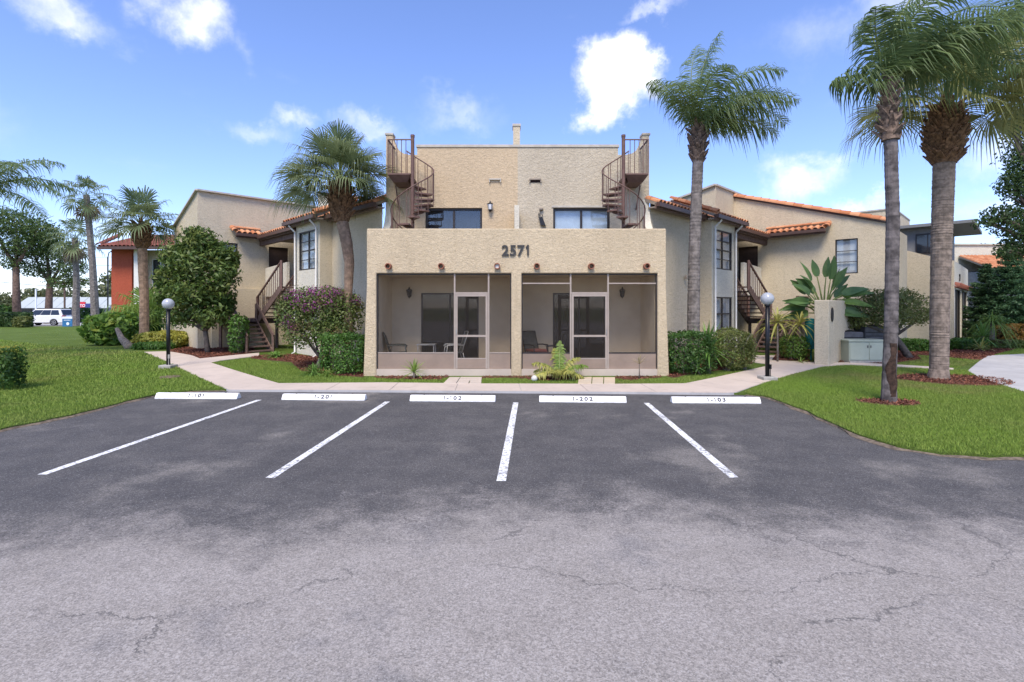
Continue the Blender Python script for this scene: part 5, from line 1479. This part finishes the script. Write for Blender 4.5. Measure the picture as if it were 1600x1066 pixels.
# ================================================================== broad-leaved trees and shrubs
def tree(name, base, label, cat, blobs, nleaf, size, aspect, mat, bark, seed, r0=.12, fork=.35, group=None, inner=.45, spread=.8, lean=(0, 0)):
    g = np.random.default_rng(seed); rng = random.Random(seed)
    base = Vector(base); t = thing(name, base, label, cat, group)
    bl = np.array(blobs); cen = Vector(np.average(bl[:, :3], axis=0, weights=bl[:, 3] * bl[:, 5]))
    zlow = bl[:, 2].min()
    fk = Vector((base.x + (cen.x - base.x) * .3 + lean[0], base.y + (cen.y - base.y) * .3 + lean[1], base.z + (cen.z - base.z) * fork))
    mid = base.lerp(fk, .5) + Vector((rng.uniform(-.06, .06), 0, 0))
    MB().tube([base - Vector((0, 0, .1)), mid, fk], [r0 * 1.15, r0 * .95, r0 * .8], 9).build('trunk', bark, t, smooth=True)
    for b in blobs:
        e = Vector(b[:3]); m = fk.lerp(e, .5) + Vector((rng.uniform(-.15, .15) * b[3], rng.uniform(-.15, .15) * b[3], -.12 * b[5]))
        mb = MB().tube([fk, m, e], [r0 * .6, r0 * .4, r0 * .14], 6)
        for k in range(4):
            d_ = Vector((rng.uniform(-1, 1), rng.uniform(-1, 1), rng.uniform(-.2, 1)))
            mb.tube([m.lerp(e, .4 + .15 * k), e + Vector((d_.x * b[3], d_.y * b[4], d_.z * b[5])) * .8], [r0 * .2, r0 * .05], 4)
        mb.build('limb', bark, t, smooth=True)
    pts, dr = shell_points(g, blobs, nleaf, inner)
    clump = g.normal(0, size * .5, (max(1, nleaf // 7), 3))
    pts = pts + clump[g.integers(0, len(clump), nleaf)] * .6
    dr = unit(dr + np.array([0, 0, .5]))
    leaves('crown', pts, dr, size, aspect, mat, t, seed, spread)
    return t
def pblobs(d, lst, depth=1.0):
    return [(XA(px, d + dy), d + dy, ZA(py, d + dy), rx * d / F, rx * d / F * depth, ry * d / F) for px, py, rx, ry, dy in lst]
d = 19.8
tree('loquat_tree', (XA(326, d), d, .22), 'dense dark green broad-leaved tree beside the left stairs', 'tree',
     pblobs(d, [(312, 380, 30, 22, 0), (278, 398, 26, 20, -.2), (345, 398, 24, 20, .1), (300, 415, 36, 28, -.4), (262, 432, 20, 18, 0), (350, 430, 22, 22, -.2), (268, 462, 24, 20, 0), (302, 456, 36, 24, -.5), (342, 462, 26, 20, 0), (285, 492, 24, 18, -.1), (330, 492, 26, 20, -.3), (253, 450, 12, 10, .2), (362, 408, 13, 16, .2), (305, 365, 16, 10, 0), (352, 480, 16, 14, .2)]),
     9500, .22, .36, 'leaf_tree', 'bark', 71, .10, .3, inner=.35)
d = 15.8
bg_ = tree('bougainvillea', (XA(500, d), d, .1), 'rounded bougainvillea shrub with magenta blossom beside the left stairs', 'shrub',
     pblobs(d, [(500, 490, 42, 36, 0), (462, 492, 32, 34, .1), (535, 492, 34, 36, .1), (480, 470, 30, 24, .2), (520, 466, 34, 20, .1), (548, 478, 20, 22, .2), (475, 520, 34, 24, -.2), (520, 520, 36, 22, -.2), (448, 478, 16, 20, 0)]),
     12500, .085, .6, 'leaf_boug', 'pale_bark', 72, .06, .2)
gg = np.random.default_rng(5)
bp, bd = shell_points(gg, pblobs(d, [(505, 458, 26, 12, .1), (462, 465, 18, 12, .0), (530, 462, 20, 10, .1), (552, 470, 12, 10, .1), (452, 500, 10, 10, -.3), (458, 512, 8, 8, -.4), (480, 480, 10, 8, -.5), (500, 470, 44, 20, 0)]), 1500, .8)
leaves('blossom', bp, bd, .065, .8, 'bract', bg_, 6, .9)
d = 18.2
tree('umbrella_shrub', (XA(1424, d), d, .2), 'wide flat-topped clipped shrub tree leaning behind the slender palm', 'tree',
     pblobs(d, [(1352, 490, 32, 22, 0), (1385, 476, 40, 26, 0), (1420, 482, 34, 26, .2), (1370, 468, 30, 16, .4), (1405, 462, 26, 14, .4), (1440, 494, 16, 14, 0), (1335, 500, 16, 16, 0), (1395, 498, 40, 14, -.4)]),
     9500, .085, .55, 'leaf_olive', 'bark', 73, .12, .45, lean=(-.35, 0))
d = 17.0
tree('oak_tree', (XA(1680, d), d, .2), 'dark leafy oak branches hanging in from the right edge', 'tree',
     pblobs(d, [(1600, 175, 36, 26, 0), (1575, 195, 16, 14, 0), (1605, 265, 30, 40, 0), (1580, 290, 22, 22, 0), (1560, 335, 24, 14, 0), (1590, 350, 34, 26, 0), (1540, 347, 16, 8, 0), (1640, 220, 60, 80, .5), (1645, 330, 60, 60, .5), (1600, 385, 36, 22, .2), (1690, 270, 80, 120, 1), (1610, 30, 50, 40, .5), (1650, 100, 60, 60, .5), (1572, 395, 16, 10, 0)]),
     30000, .13, .5, 'leaf_oak', 'bark', 74, .22, .5)
for i, (px, d, base, blobs, lb, n) in enumerate(((27, 56, 490, [(25, 350, 42, 24, 0), (-10, 345, 40, 26, 0), (60, 362, 30, 20, 0), (40, 385, 26, 16, 0), (0, 385, 30, 18, 0), (20, 410, 16, 12, 0)], 'tall pine with spreading crown at the far left', 7500),
                                                 (75, 58, 490, [(72, 370, 26, 18, 0), (50, 392, 24, 16, 0), (95, 395, 30, 20, 0), (112, 418, 22, 16, 0), (60, 420, 26, 14, 0), (100, 440, 24, 12, 0), (125, 440, 16, 8, 0)], 'dark pine with a crooked limb beside the distant palms', 6500))):
    tree('pine_tree', (XA(px, d), d, .2), lb, 'tree', pblobs(d, blobs), n, .32, .4, 'leaf_pine', 'pine_bark', 80 + i, .36, .62, 'pines beyond the left lawn')
def norfolk(x, y, h, rb, label, seed):
    g = np.random.default_rng(seed); t = thing('norfolk_pine', (x, y, .2), label, 'tree', 'layered pines beside the drive')
    MB().tube([(x, y, .1), (x, y, h)], [.10, .02], 8).build('trunk', 'bark', t, smooth=True)
    P_, D_ = [], []
    z = .5; k = 0
    while z < h - .1:
        r = (rb * (1 - z / h) ** .75 + .12) * g.uniform(.75, 1.1); mb = MB()
        for b in range(7):
            a = b * 2 * math.pi / 7 + k * .45 + g.uniform(-.1, .1)
            e = np.array([math.cos(a), math.sin(a), 0]); s_ = np.array([-math.sin(a), math.cos(a), 0])
            mb.tube([(x, y, z), (x + e[0] * r * .6, y + e[1] * r * .6, z - .03), (x + e[0] * r, y + e[1] * r, z + .08)], [.02, .014, .006], 4)
            n = int(190 * r)
            f = g.uniform(.1, 1, n); q = g.normal(0, .16 * r + .03, n)
            P_.append(np.array([x, y, z]) + e * (f * r)[:, None] + s_ * (q * (1.2 - f * .6))[:, None] + np.stack([np.zeros(n), np.zeros(n), .10 * f * f - .08 * np.abs(q) + g.uniform(-.10, .10, n)], 1)); D_.append(np.tile([0, 0, 1.0], (n, 1)))
        mb.build('whorl', 'bark', t)
        z += g.uniform(.2, .3); k += 1
    leaves('crown', np.concatenate(P_), np.concatenate(D_), .19, .26, 'leaf_norfolk', t, seed, .7)
norfolk(XA(1542, 27), 27, 4.3, 1.3, 'layered dark pine nearest the dark gate', 91)
norfolk(XA(1580, 25.5), 25.5, 5.2, 1.5, 'tallest layered pine at the right edge', 92)
norfolk(XA(1608, 28), 28, 4.6, 1.4, 'layered pine cut off by the right edge', 93)

def hedge(name, label, cat, x0, x1, y0, y1, z0, z1, n, size, mat, seed, group=None, rnd=.0, aspect=.55, bark='pale_bark'):
    "clipped or loose bush: woody stems inside, leaves through the outer layer"
    g = np.random.default_rng(seed); rng = random.Random(seed)
    t = thing(name, ((x0 + x1) / 2, (y0 + y1) / 2, z0), label, cat, group)
    st = MB()
    for k in range(14):
        bx, by = rng.uniform(x0 + .2 * (x1 - x0), x1 - .2 * (x1 - x0)), rng.uniform(y0 + .25 * (y1 - y0), y1 - .25 * (y1 - y0))
        ex, ey = rng.uniform(x0, x1), rng.uniform(y0, y1)
        st.tube([(bx, by, z0 - .05), ((bx + ex) / 2, (by + ey) / 2, z0 + .45 * (z1 - z0)), (ex * .9 + bx * .1, ey * .9 + by * .1, z0 + .9 * (z1 - z0))], [.02, .013, .005], 4)
    st.build('stems', bark, t)
    c = np.array([(x0 + x1) / 2, (y0 + y1) / 2, (z0 + z1) / 2]); h = np.array([(x1 - x0) / 2, (y1 - y0) / 2, (z1 - z0) / 2])
    d = unit(g.normal(0, 1, (n, 3)))
    p = rnd
    cube = d / np.abs(d).max(axis=1, keepdims=True)
    q = cube * (1 - p) + d * p
    r = g.uniform(.62, 1.0, n) ** .6 * (1 + .05 * np.sin(q[:, 0] * 5 + seed) + .05 * np.sin(q[:, 1] * 6) + g.normal(0, .025, n))
    pts = c + q * h * r[:, None]
    keep = pts[:, 2] > z0 + .04 + .1 * g.uniform(0, 1, n) * (z1 - z0)
    leaves('foliage', pts[keep], unit(d + np.array([0, 0, .35]))[keep], size, aspect, mat, t, seed, .75)
    return t
hedge('clipped_hedge', 'clipped light green hedge against the left porch pier', 'hedge', -5.4, -4.22, 14.35, 15.3, .08, 1.24, 6000, .075, 'leaf_hedge', 101)
hedge('clipped_hedge', 'clipped dark green hedge against the right porch pier', 'hedge', 4.5, 5.75, 14.35, 15.4, .08, 1.30, 6500, .075, 'leaf_darkhedge', 102)
hedge('rounded_bush', 'rounded olive-green bush right of the spiky yucca', 'shrub', 6.05, 7.35, 15.0, 16.2, .1, 1.38, 6500, .07, 'leaf_olive', 103, rnd=.7)
hedge('clipped_hedge', 'dark hedge with yellow top at the far left edge of the lawn', 'hedge', -14.2, -11.78, 11.9, 12.5, .05, 1.02, 6500, .085, 'leaf_darkhedge', 104)
gg = np.random.default_rng(9)
yp = np.stack([gg.uniform(-14.2, -11.8, 700), gg.uniform(11.9, 12.5, 700), gg.uniform(.92, 1.08, 700)], 1)
NG = leaves('new_growth', yp, np.tile([0, 0, 1.0], (700, 1)), .08, .5, 'leaf_yellow', bpy.data.objects['clipped_hedge.002'], 10, .7)
NG['kind'] = 'stuff'
hedge('rounded_bush', 'loose green undergrowth beneath the cream striped plants', 'shrub', XA(1222, 17.8), XA(1262, 17.8), 17.3, 18.4, .2, 1.05, 3000, .07, 'leaf_broad', 105, rnd=.7)
hedge('rounded_bush', 'broad-leaved philodendron mass at the edge of the left lawn', 'shrub', XA(132, 24), XA(205, 24), 23.2, 26, .2, 1.75, 2600, .34, 'leaf_broad', 106, rnd=.8, aspect=.6)
hedge('rounded_bush', 'dark green shrubs behind the philodendron under the red wall', 'shrub', XA(185, 28), XA(245, 28), 27.4, 29, .2, 2.1, 2600, .28, 'leaf_broad', 107, rnd=.8)
hedge('rounded_bush', 'yellow-green variegated ground cover beside the left walk', 'shrub', XA(210, 22.5), XA(292, 22.5), 21.9, 24, .2, .95, 4200, .17, 'leaf_yellow', 108, rnd=.6)
hedge('rounded_bush', 'low green ground cover in front of the yellow planting', 'shrub', XA(205, 21.5), XA(262, 21.5), 21.2, 22.3, .2, .55, 2600, .11, 'leaf_hedge', 109, rnd=.6)
hedge('rounded_bush', 'small leafy shrub left of the left stair foot', 'shrub', XA(365, 19.9), XA(388, 19.9), 19.3, 20.2, .2, 1.75, 1200, .14, 'leaf_hedge', 110, rnd=.6, aspect=.4)
hedge('clipped_hedge', 'grey-green roadside hedge beyond the left lawn', 'hedge', XA(-30, 47), XA(46, 47), 46.3, 47.6, .2, 1.55, 4200, .26, 'leaf_oak', 111)
hedge('rounded_bush', 'ragged low bush at the end of the roadside hedge', 'shrub', XA(25, 45.5), XA(46, 45.5), 45, 46, .2, 1.25, 900, .24, 'leaf_olive', 112, rnd=.6)
hedge('clipped_hedge', 'dark green hedge behind the parked white car', 'hedge', XA(105, 62), XA(160, 62), 61, 63, .2, 1.9, 1800, .34, 'leaf_darkhedge', 113)
hedge('clipped_hedge', 'green hedge at the far left in front of the pines', 'hedge', XA(-20, 57), XA(20, 57), 56.2, 57.6, .2, 2.2, 1500, .34, 'leaf_darkhedge', 114)
hedge('croton_hedge', 'orange and bronze croton hedge at the right edge', 'hedge', XA(1560, 23), XA(1625, 23), 22.6, 23.6, .2, 1.25, 2600, .16, 'leaf_croton', 115, rnd=.3)
hedge('rounded_bush', 'low green border along the beige wall behind the palms', 'shrub', XA(1400, 20.5), XA(1455, 20.5), 20.2, 21, .2, .75, 2200, .11, 'leaf_hedge', 116, rnd=.4)
hedge('rounded_bush', 'low green clump below the dark gate', 'shrub', XA(1490, 21.3), XA(1540, 21.3), 21, 22, .2, .72, 2400, .11, 'leaf_hedge', 117, rnd=.5)
hedge('rounded_bush', 'pale green border at the right edge of the beds', 'shrub', XA(1545, 22), XA(1600, 22), 21.7, 22.4, .2, .62, 2200, .11, 'leaf_boug', 118, rnd=.4)

def strap_plant(name, label, x, y, stem, n, L, w, mat, seed, lo=-20, hi=85, droop=.5, zb=None, group=None, heads=1, stem_r=.03):
    "a rosette of long pointed leaves, each its own piece"
    rng = random.Random(seed); z = gz(x, y) if zb is None else zb
    t = thing(name, (x, y, z), label, 'plant', group)
    hs = [(0, 0, stem)] if heads == 1 else [(rng.uniform(-.35, .35), rng.uniform(-.2, .2), stem * rng.uniform(.7, 1.1)) for _ in range(heads)]
    for hx, hy, hz in hs:
        if stem > .02: MB().tube([(x + hx * .2, y + hy * .2, z - .05), (x + hx * .7, y + hy * .7, z + hz * .55), (x + hx, y + hy, z + hz)], [stem_r * 1.2, stem_r, stem_r * .8], 7).build('stem', 'pale_bark', t, smooth=True)
        for i in range(n):
            f = (i + .5) / n; el = R(hi + (lo - hi) * f + rng.uniform(-8, 8)); az = i * 2.39996 + rng.uniform(-.3, .3)
            d = Vector((math.cos(el) * math.cos(az), math.cos(el) * math.sin(az), math.sin(el))); s_ = Vector((-math.sin(az), math.cos(az), 0))
            b = Vector((x + hx, y + hy, z + hz)); l = L * rng.uniform(.75, 1.15); dv = droop * rng.uniform(.6, 1.3)
            v = []
            for q, ww in ((0, .5), (.35, 1), (.7, .75)):
                p = b + d * (l * q) - Vector((0, 0, dv * l * q * q)); v += [p - s_ * w * ww / 2, p + Vector((0, 0, -.2 * w * ww)), p + s_ * w * ww / 2]
            v.append(b + d * l * .97 - Vector((0, 0, dv * l)))
            MB().add(v, [(0, 1, 4, 3), (1, 2, 5, 4), (3, 4, 7, 6), (4, 5, 8, 7), (6, 7, 9), (7, 8, 9)]).build('leaf', mat, t)
    return t
strap_plant('yucca', 'small lime green yucca in front of the left porch screen', XA(647, 13.95), 13.95, .18, 34, .52, .035, 'strap_lime', 201, -10, 88, .25)
strap_plant('yucca', 'large spiky green yucca between the hedges right of the porch', XA(1107, 14.9), 14.9, .75, 60, .95, .05, 'strap_green', 202, -45, 88, .18, stem_r=.07)
strap_plant('dry_dracaena', 'thin dry straw-coloured plant before the right porch screen', XA(999, 13.85), 13.85, .42, 18, .34, .022, 'strap_dry', 203, 10, 88, .12, stem_r=.014)
strap_plant('dracaena', 'cream striped dracaena on a thin stem behind the right lamp post', XA(1215, 17.2), 17.2, 1.35, 34, .85, .07, 'strap_cream', 204, -20, 80, .55, stem_r=.03)
strap_plant('dracaena', 'cream striped dracaena next to the garden wall', XA(1250, 17.6), 17.6, 1.25, 34, .85, .07, 'strap_cream', 205, -20, 80, .55, stem_r=.03)
strap_plant('spider_plant', 'small yellow-green strappy plant in the bed behind the right lamp', XA(1251, 17.0), 17.0, .0, 20, .42, .03, 'strap_lime', 206, 5, 80, .5)
strap_plant('liriope', 'tuft of fine green grassy leaves before the bougainvillea', XA(490, 14.6), 14.6, .0, 150, .75, .02, 'strap_green', 207, 20, 88, .75)
strap_plant('liriope', 'smaller bright grassy tuft beside the light green hedge', XA(512, 14.2), 14.2, .0, 90, .55, .018, 'strap_lime', 208, 15, 85, .8)
strap_plant('liriope', 'low leafy tuft at the foot of the left stairs', XA(432, 18.3), 18.3, .0, 70, .6, .06, 'strap_green', 209, 5, 80, .8)
strap_plant('ponytail_palm', 'lime green ponytail palm with a fountain of thin leaves', XA(1550, 22.3), 22.3, 1.15, 140, 1.15, .03, 'strap_lime', 210, -10, 88, 1.0, stem_r=.09)
strap_plant('agave', 'dark spiky agave beside the dark gate', XA(1535, 21.4), 21.4, .55, 46, .95, .06, 'strap_green', 211, -30, 85, .25, stem_r=.08)
strap_plant('agave', 'striped pale agave low in front of the gate plants', XA(1532, 20.6), 20.6, .1, 30, .7, .05, 'strap_cream', 212, -5, 75, .3)
# small yellow palm before the right porch
t = thing('young_palm', (XA(874, 13.9), 13.9, gz(0, 13.9)), 'small yellow-green feather palm before the right porch door', 'palm')
rng = random.Random(77)
for az, el, L in ((80, 80, .95), (100, 66, .9), (185, 45, .85), (205, 25, .8), (165, 30, .75), (0, 40, .85), (-15, 20, .7), (20, 55, .8), (-60, 35, .7), (250, 35, .75), (60, 40, .7)):
    pin_frond(rng, Vector((XA(874, 13.9), 13.9, gz(0, 13.9) + .12)), R(az), R(el), L, t, 'strap_cream' if rng.random() < .75 else 'strap_lime', .26, (0, 0, 0), 1.3, 22)
MB().tube([(XA(874, 13.9), 13.9, gz(0, 13.9) - .03), (XA(874, 13.9), 13.9, gz(0, 13.9) + .16)], [.05, .03], 8).build('stem', 'petiole', t)
# bird of paradise: every leaf a stalk and a big paddle blade
bx, by = XA(1288, 17.9), 17.9
t = thing('bird_of_paradise', (bx, by, gz(0, by)), 'giant bird of paradise fanning big paddle leaves above the garden wall', 'plant')
MB().tube([(bx, by, .1), (bx + .05, by, 1.5), (bx, by, 2.2)], [.2, .17, .12], 10).build('trunk', 'boots_brown', t)
rng = random.Random(33)
for i in range(27):
    f = (i / 26) * 2 - 1
    ang = R(90 - 70 * f + rng.uniform(-5, 5)); dy = rng.uniform(-.45, .45)
    st = (.30 + .90 * (1 - abs(f)) ** .8) * rng.uniform(.75, 1.2)
    d = Vector((math.cos(ang), dy * .5, math.sin(ang))).normalized(); b = Vector((bx + .12 * f, by + dy * .1, 1.95 + rng.uniform(-.35, .2)))
    s1 = b + d * st * .6; s2 = b + d * st + Vector((.12 * f, 0, -.05))
    d2 = (s2 - s1).normalized(); L = rng.uniform(.62, .88); wd = rng.uniform(.24, .33)
    fac = Vector((rng.uniform(-.9, .9), -1, rng.uniform(.0, .8))); s_ = d2.cross(fac).normalized(); nn = s_.cross(d2)
    mb = MB(); vs, fs = [], []
    for k in range(9):
        q = k / 8; wv_ = wd / 2 * math.sin(math.pi * min(1, .12 + .9 * q ** .8)) ** .75 if k < 8 else .012
        p = s2 + d2 * (L * q) + Vector((.22 * f, 0, -.20 * abs(f) - .04)) * q * q
        vs += [p - s_ * wv_ + nn * wv_ * .35, p, p + s_ * wv_ + nn * wv_ * .35]
    for k in range(8): fs += [(3 * k, 3 * k + 1, 3 * k + 4, 3 * k + 3), (3 * k + 1, 3 * k + 2, 3 * k + 5, 3 * k + 4)]
    lf = mb.add(vs, fs).build('leaf', 'paddle' if rng.random() < .8 else 'strap_lime', t)
    MB().tube([b, s1, s2], [.035, .025, .016], 6).build('stalk', 'petiole', lf, smooth=True)
# fallen log on the left lawn
o = MB().tube([(XA(172, 22.6), 23.0, 1.05), (XA(185, 22.4), 22.6, .62), (XA(204, 22), 22.0, .28)], [.08, .13, .20], 10).build('leaning_stem', 'pale_bark', smooth=True)
tag(o, 'bare grey philodendron stem leaning over the lawn edge', 'stem')
# access cover in the left lawn
c = G(266, 590)
o = MB().lathe([(0, .035), (.24, .035), (.26, .0)], (c[0], c[1], gz(0, c[1])), 14).build('access_cover', 'boots_grey'); tag(o, 'small flat brown access cover in the left lawn', 'cover')

# ================================================================== beyond the left lawn
struct(MB().box(-120, -28, 48.5, 100, .10, .215).build('street', 'drive_concrete'))
def car(x, y, rz, paint, label, suv=True, s=1.0):
    t = thing('parked_car', (x, y, .215), label, 'car', 'cars parked beyond the lawn', rz)
    Lc, Hb, Hr = (4.7, .98, 1.66) if suv else (4.6, .85, 1.40)
    L = dict(parent=t, local=True)
    arch = lambda cx: [(cx + .37 * math.cos(a), .30 + .37 * math.sin(a)) for a in [math.pi * k / 8 for k in range(9)]]
    w0, w1 = -1.38, 1.40
    sil = [(-2.30, .42), (-2.34, .62), (-2.25, .85), (-1.1, Hb), (2.15, Hb + .04), (2.33, .8), (2.34, .45), (2.2, .3)] + arch(w1) + arch(w0) + [(-2.2, .30)]
    MB().prism([(a, -.90, z) for a, z in sil], (0, 1.80, 0)).build('body', paint, bevel=.05, **L)
    if suv: low, top = [(-1.25, Hb - .03), (2.2, Hb)], [(-.45, Hr), (1.85, Hr)]
    else: low, top = [(-1.2, Hb - .03), (1.75, Hb)], [(-.35, Hr), (.95, Hr)]
    def cab(y0, y1, g): return [(low[0][0], y0, low[0][1]), (low[1][0], y0, low[1][1]), (low[1][0], y1, low[1][1]), (low[0][0], y1, low[0][1]), (top[0][0], y0 + g, top[0][1]), (top[1][0], y0 + g, top[1][1]), (top[1][0], y1 - g, top[1][1]), (top[0][0], y1 - g, top[0][1])]
    MB().hexa(cab(-.86, .86, .16)).build('cabin', paint, bevel=.06, **L)
    for sg in (-1, 1):
        for a0, a1 in ((.06, .36), (.38, .66), (.68, .93)):
            def q(f, h):
                xl = low[0][0] + (low[1][0] - low[0][0]) * f; xt = top[0][0] + (top[1][0] - top[0][0]) * f
                return (xl + (xt - xl) * h, sg * (.868 - .16 * h), Hb + (Hr - Hb) * h)
            p = [q(a0, .14), q(a1, .14), q(a1, .84), q(a0, .84)]
            MB().prism(p, (0, sg * .012, 0)).build('window', 'car_glass', **L)
    for (xl, xt, sg) in ((low[0][0], top[0][0], -1), (low[1][0], top[1][0], 1)):
        p = [(xl + (xt - xl) * h + sg * .012, yy, Hb + (Hr - Hb) * h) for h, yy in ((.12, -.72), (.12, .72), (.86, .64), (.86, -.64))]
        MB().prism(p, (sg * .02, 0, .01)).build('windscreen', 'car_glass', **L)
    for cx in (w0, w1):
        for sg in (-1, 1):
            n = 20
            yy = sg * .80
            def ring(r, y): return [(cx + r * math.cos(2 * math.pi * k / n), y, .34 + r * math.sin(2 * math.pi * k / n)) for k in range(n)]
            wv = MB().add(ring(.34, yy - .1) + ring(.34, yy + .1), [tuple(range(n)), tuple(range(2 * n - 1, n - 1, -1))] + [(k, n + k, n + (k + 1) % n, (k + 1) % n) for k in range(n)]).build('wheel', 'tyre', **L)
            rm = MB()
            yo = yy + sg * .105
            for k in range(5):
                a = 2 * math.pi * k / 5
                rm.bar((cx, yo, .34), (cx + .22 * math.cos(a), yo, .34 + .22 * math.sin(a)), .07, .02, up=(0, 1, 0))
            rm.add(ring(.235, yo), [tuple(range(n))]) if False else rm.tube([(cx + .225 * math.cos(a), yo, .34 + .225 * math.sin(a)) for a in [i * math.pi / 9 for i in range(19)]], .022, 5)
            rm.build('rim', 'rim', wv, local=True)
    for sg in (-1, 1):
        MB().box(2.16, 2.36, sg * .74 - .16, sg * .74 + .16, .82, 1.02).build('tail_light', 'tail_red', **L)
        MB().box(-2.36, -2.2, sg * .66 - .18, sg * .66 + .18, .62, .76).build('headlight', 'sign_white', **L)
        MB().box(-.95, -.75, sg * .98 - .1, sg * .98 + .1, 1.0, 1.14).build('mirror', paint, **L)
    return t
car(XA(72, 51.5), 51.5, R(4), 'car_white', 'white estate car parked behind the roadside hedge')
car(XA(149, 66), 66, R(175), 'car_silver', 'silver-blue saloon car parked beyond the dark hedge', False)
car(XA(99, 67), 67, R(178), 'car_blue', 'dark blue car behind the white estate car', False)
x, y = XA(105, 46.5), 46.5
t = thing('yard_sign', (x, y, .24), 'small blue and white yard sign at the far end of the lawn', 'sign')
MB().box(x - .45, x + .45, y, y + .03, .30, 1.0).build('blue_panel', 'sign_blue', t)
MB().box(x - .45, x + .45, y - .004, y + .032, 1.0, 1.2).build('white_header', 'sign_white', t)
MB().add([(x + .05 + .14 * math.cos(a), y - .006, .55 + .14 * math.sin(a)) for a in [i * math.pi / 8 for i in range(16)]], [tuple(range(16))]).build('emblem', 'sign_white', t)
for k in range(5): MB().box(x - .3 + k * .125, x - .21 + k * .125, y - .004, y - .001, .84, .90).build('lettering', 'sign_white', t)
for sg in (-.43, .43): MB().bar((x + sg, y + .05, .1), (x + sg, y + .05, 1.2), .02, .02).build('stake', 'aluminium', t)
SY = 92.0
t = thing('auto_shop', (XA(110, SY), SY, 0), 'low distant shop with pale metal roof and red and navy fascia sign', 'building')
MB().box(XA(26, SY), XA(172, SY), SY, SY + 14, -.1, 2.0).build('wall', 'shop_wall', t)
MB().hexa([(XA(24, SY), SY - .6, 1.95), (XA(173, SY), SY - .6, 1.95), (XA(173, SY), SY + 14, 1.95), (XA(24, SY), SY + 14, 1.95), (XA(26, SY), SY + 2.2, 3.95), (XA(172, SY), SY + 2.2, 3.95), (XA(172, SY), SY + 12, 3.95), (XA(26, SY), SY + 12, 3.95)]).build('roof', 'metal_roof', t)
for k in range(1, 9):
    xk = XA(26 + k * 16.2, SY)
    MB().bar((xk, SY - .55, 2.0), (xk, SY + 2.15, 3.97), .08, .05).build('roof_seam', 'metal_roof', t)
for k in range(6):
    xk = XA(34 + k * 22, SY)
    w = MB().box(xk, xk + 1.9, SY - .06, SY - .001, .5, 1.8).build('window', 'frame_dark', t); MB().box(xk + .08, xk + 1.82, SY - .08, SY - .061, .58, 1.72).build('pane', 'car_glass', w)
sg_ = MB().box(XA(118, SY - 1), XA(133, SY - 1), SY - 1, SY - .85, 2.05, 3.05).build('sign_panel', 'sign_red', t); sg_['label'] = 'red half of the fascia sign'
s2_ = MB().box(XA(133, SY - 1) + .002, XA(153.5, SY - 1), SY - 1.0, SY - .85, 2.05, 2.75).build('sign_panel', 'sign_navy', t); s2_['label'] = 'navy half of the fascia sign'
o = link('sign_lettering', text_mesh('AUTO', .5, .01, .01), 'sign_white', t); o.matrix_basis = Matrix.Translation((XA(125, SY - 1), SY - 1.03, 2.15)) @ Matrix.Rotation(R(90), 4, 'X')
for px, d, h, r, mt, lb in ((101, 70, 440, .11, 'pine_bark', 'thin dark utility pole among the distant palms'), (56, 75, 452, .10, 'sign_white', 'thin pale pole beside the left pine'), (168.5, 44, 402, .055, 'black_metal', 'tall thin street light beside the red building')):
    t = thing('utility_pole', (XA(px, d), d, .1), lb, 'pole', 'poles along the far street')
    x, z = XA(px, d), ZA(h, d)
    MB().tube([(x, d, -.05), (x, d, z)], r, 8).build('shaft', mt, t)
    if px == 168.5: MB().tube([(x, d, z - .02), (x + .1, d, z + .4), (x + .35, d, z + .5)], .04, 6).build('arm', mt, t); MB().box(x + .3, x + .62, d - .1, d + .1, z + .42, z + .55).build('lamp_head', mt, t)
    elif px == 101: MB().bar((x - .9, d, z - .5), (x + .9, d, z - .5), .1, .12).build('crossarm', mt, t)
for k, (h0, h1, r) in enumerate(((434, 450, .030), (404, 414, .02), (392, 401, .02))):
    d = 70
    o = MB().tube([(XA(-60 + q * 30, d), d, ZA(h0 + (h1 - h0) * q / 9 + 5 * math.sin(math.pi * q / 9), d)) for q in range(10)], r, 4).build('overhead_wire', 'wire')
    tag(o, ('lowest and thickest', 'middle', 'topmost')[k] + ' overhead wire across the far left sky', 'wire', 'overhead wires')
# woods that close the view
g = np.random.default_rng(17)
P_, D_ = [], []
for x0, x1, y, z in ((-140, -60, 118, 7.8), (-92, -74, 122, 9.5), (36, 110, 60, 8.5)):
    n = 9000 if x0 < 0 else 6000
    bl = [(g.uniform(x0, x1), y + g.uniform(-4, 4), z * g.uniform(.25, .8), g.uniform(3, 5), 3, z * g.uniform(.25, .4)) for _ in range(34)]
    p, dd = shell_points(g, bl, n, .5); P_.append(p); D_.append(dd)
o = leaves('treeline', np.concatenate(P_), np.concatenate(D_), .95, .6, 'leaf_far', None, 18, .8)
tag(o, 'pale green woods closing the distance behind shop and houses', 'trees', kind='stuff')
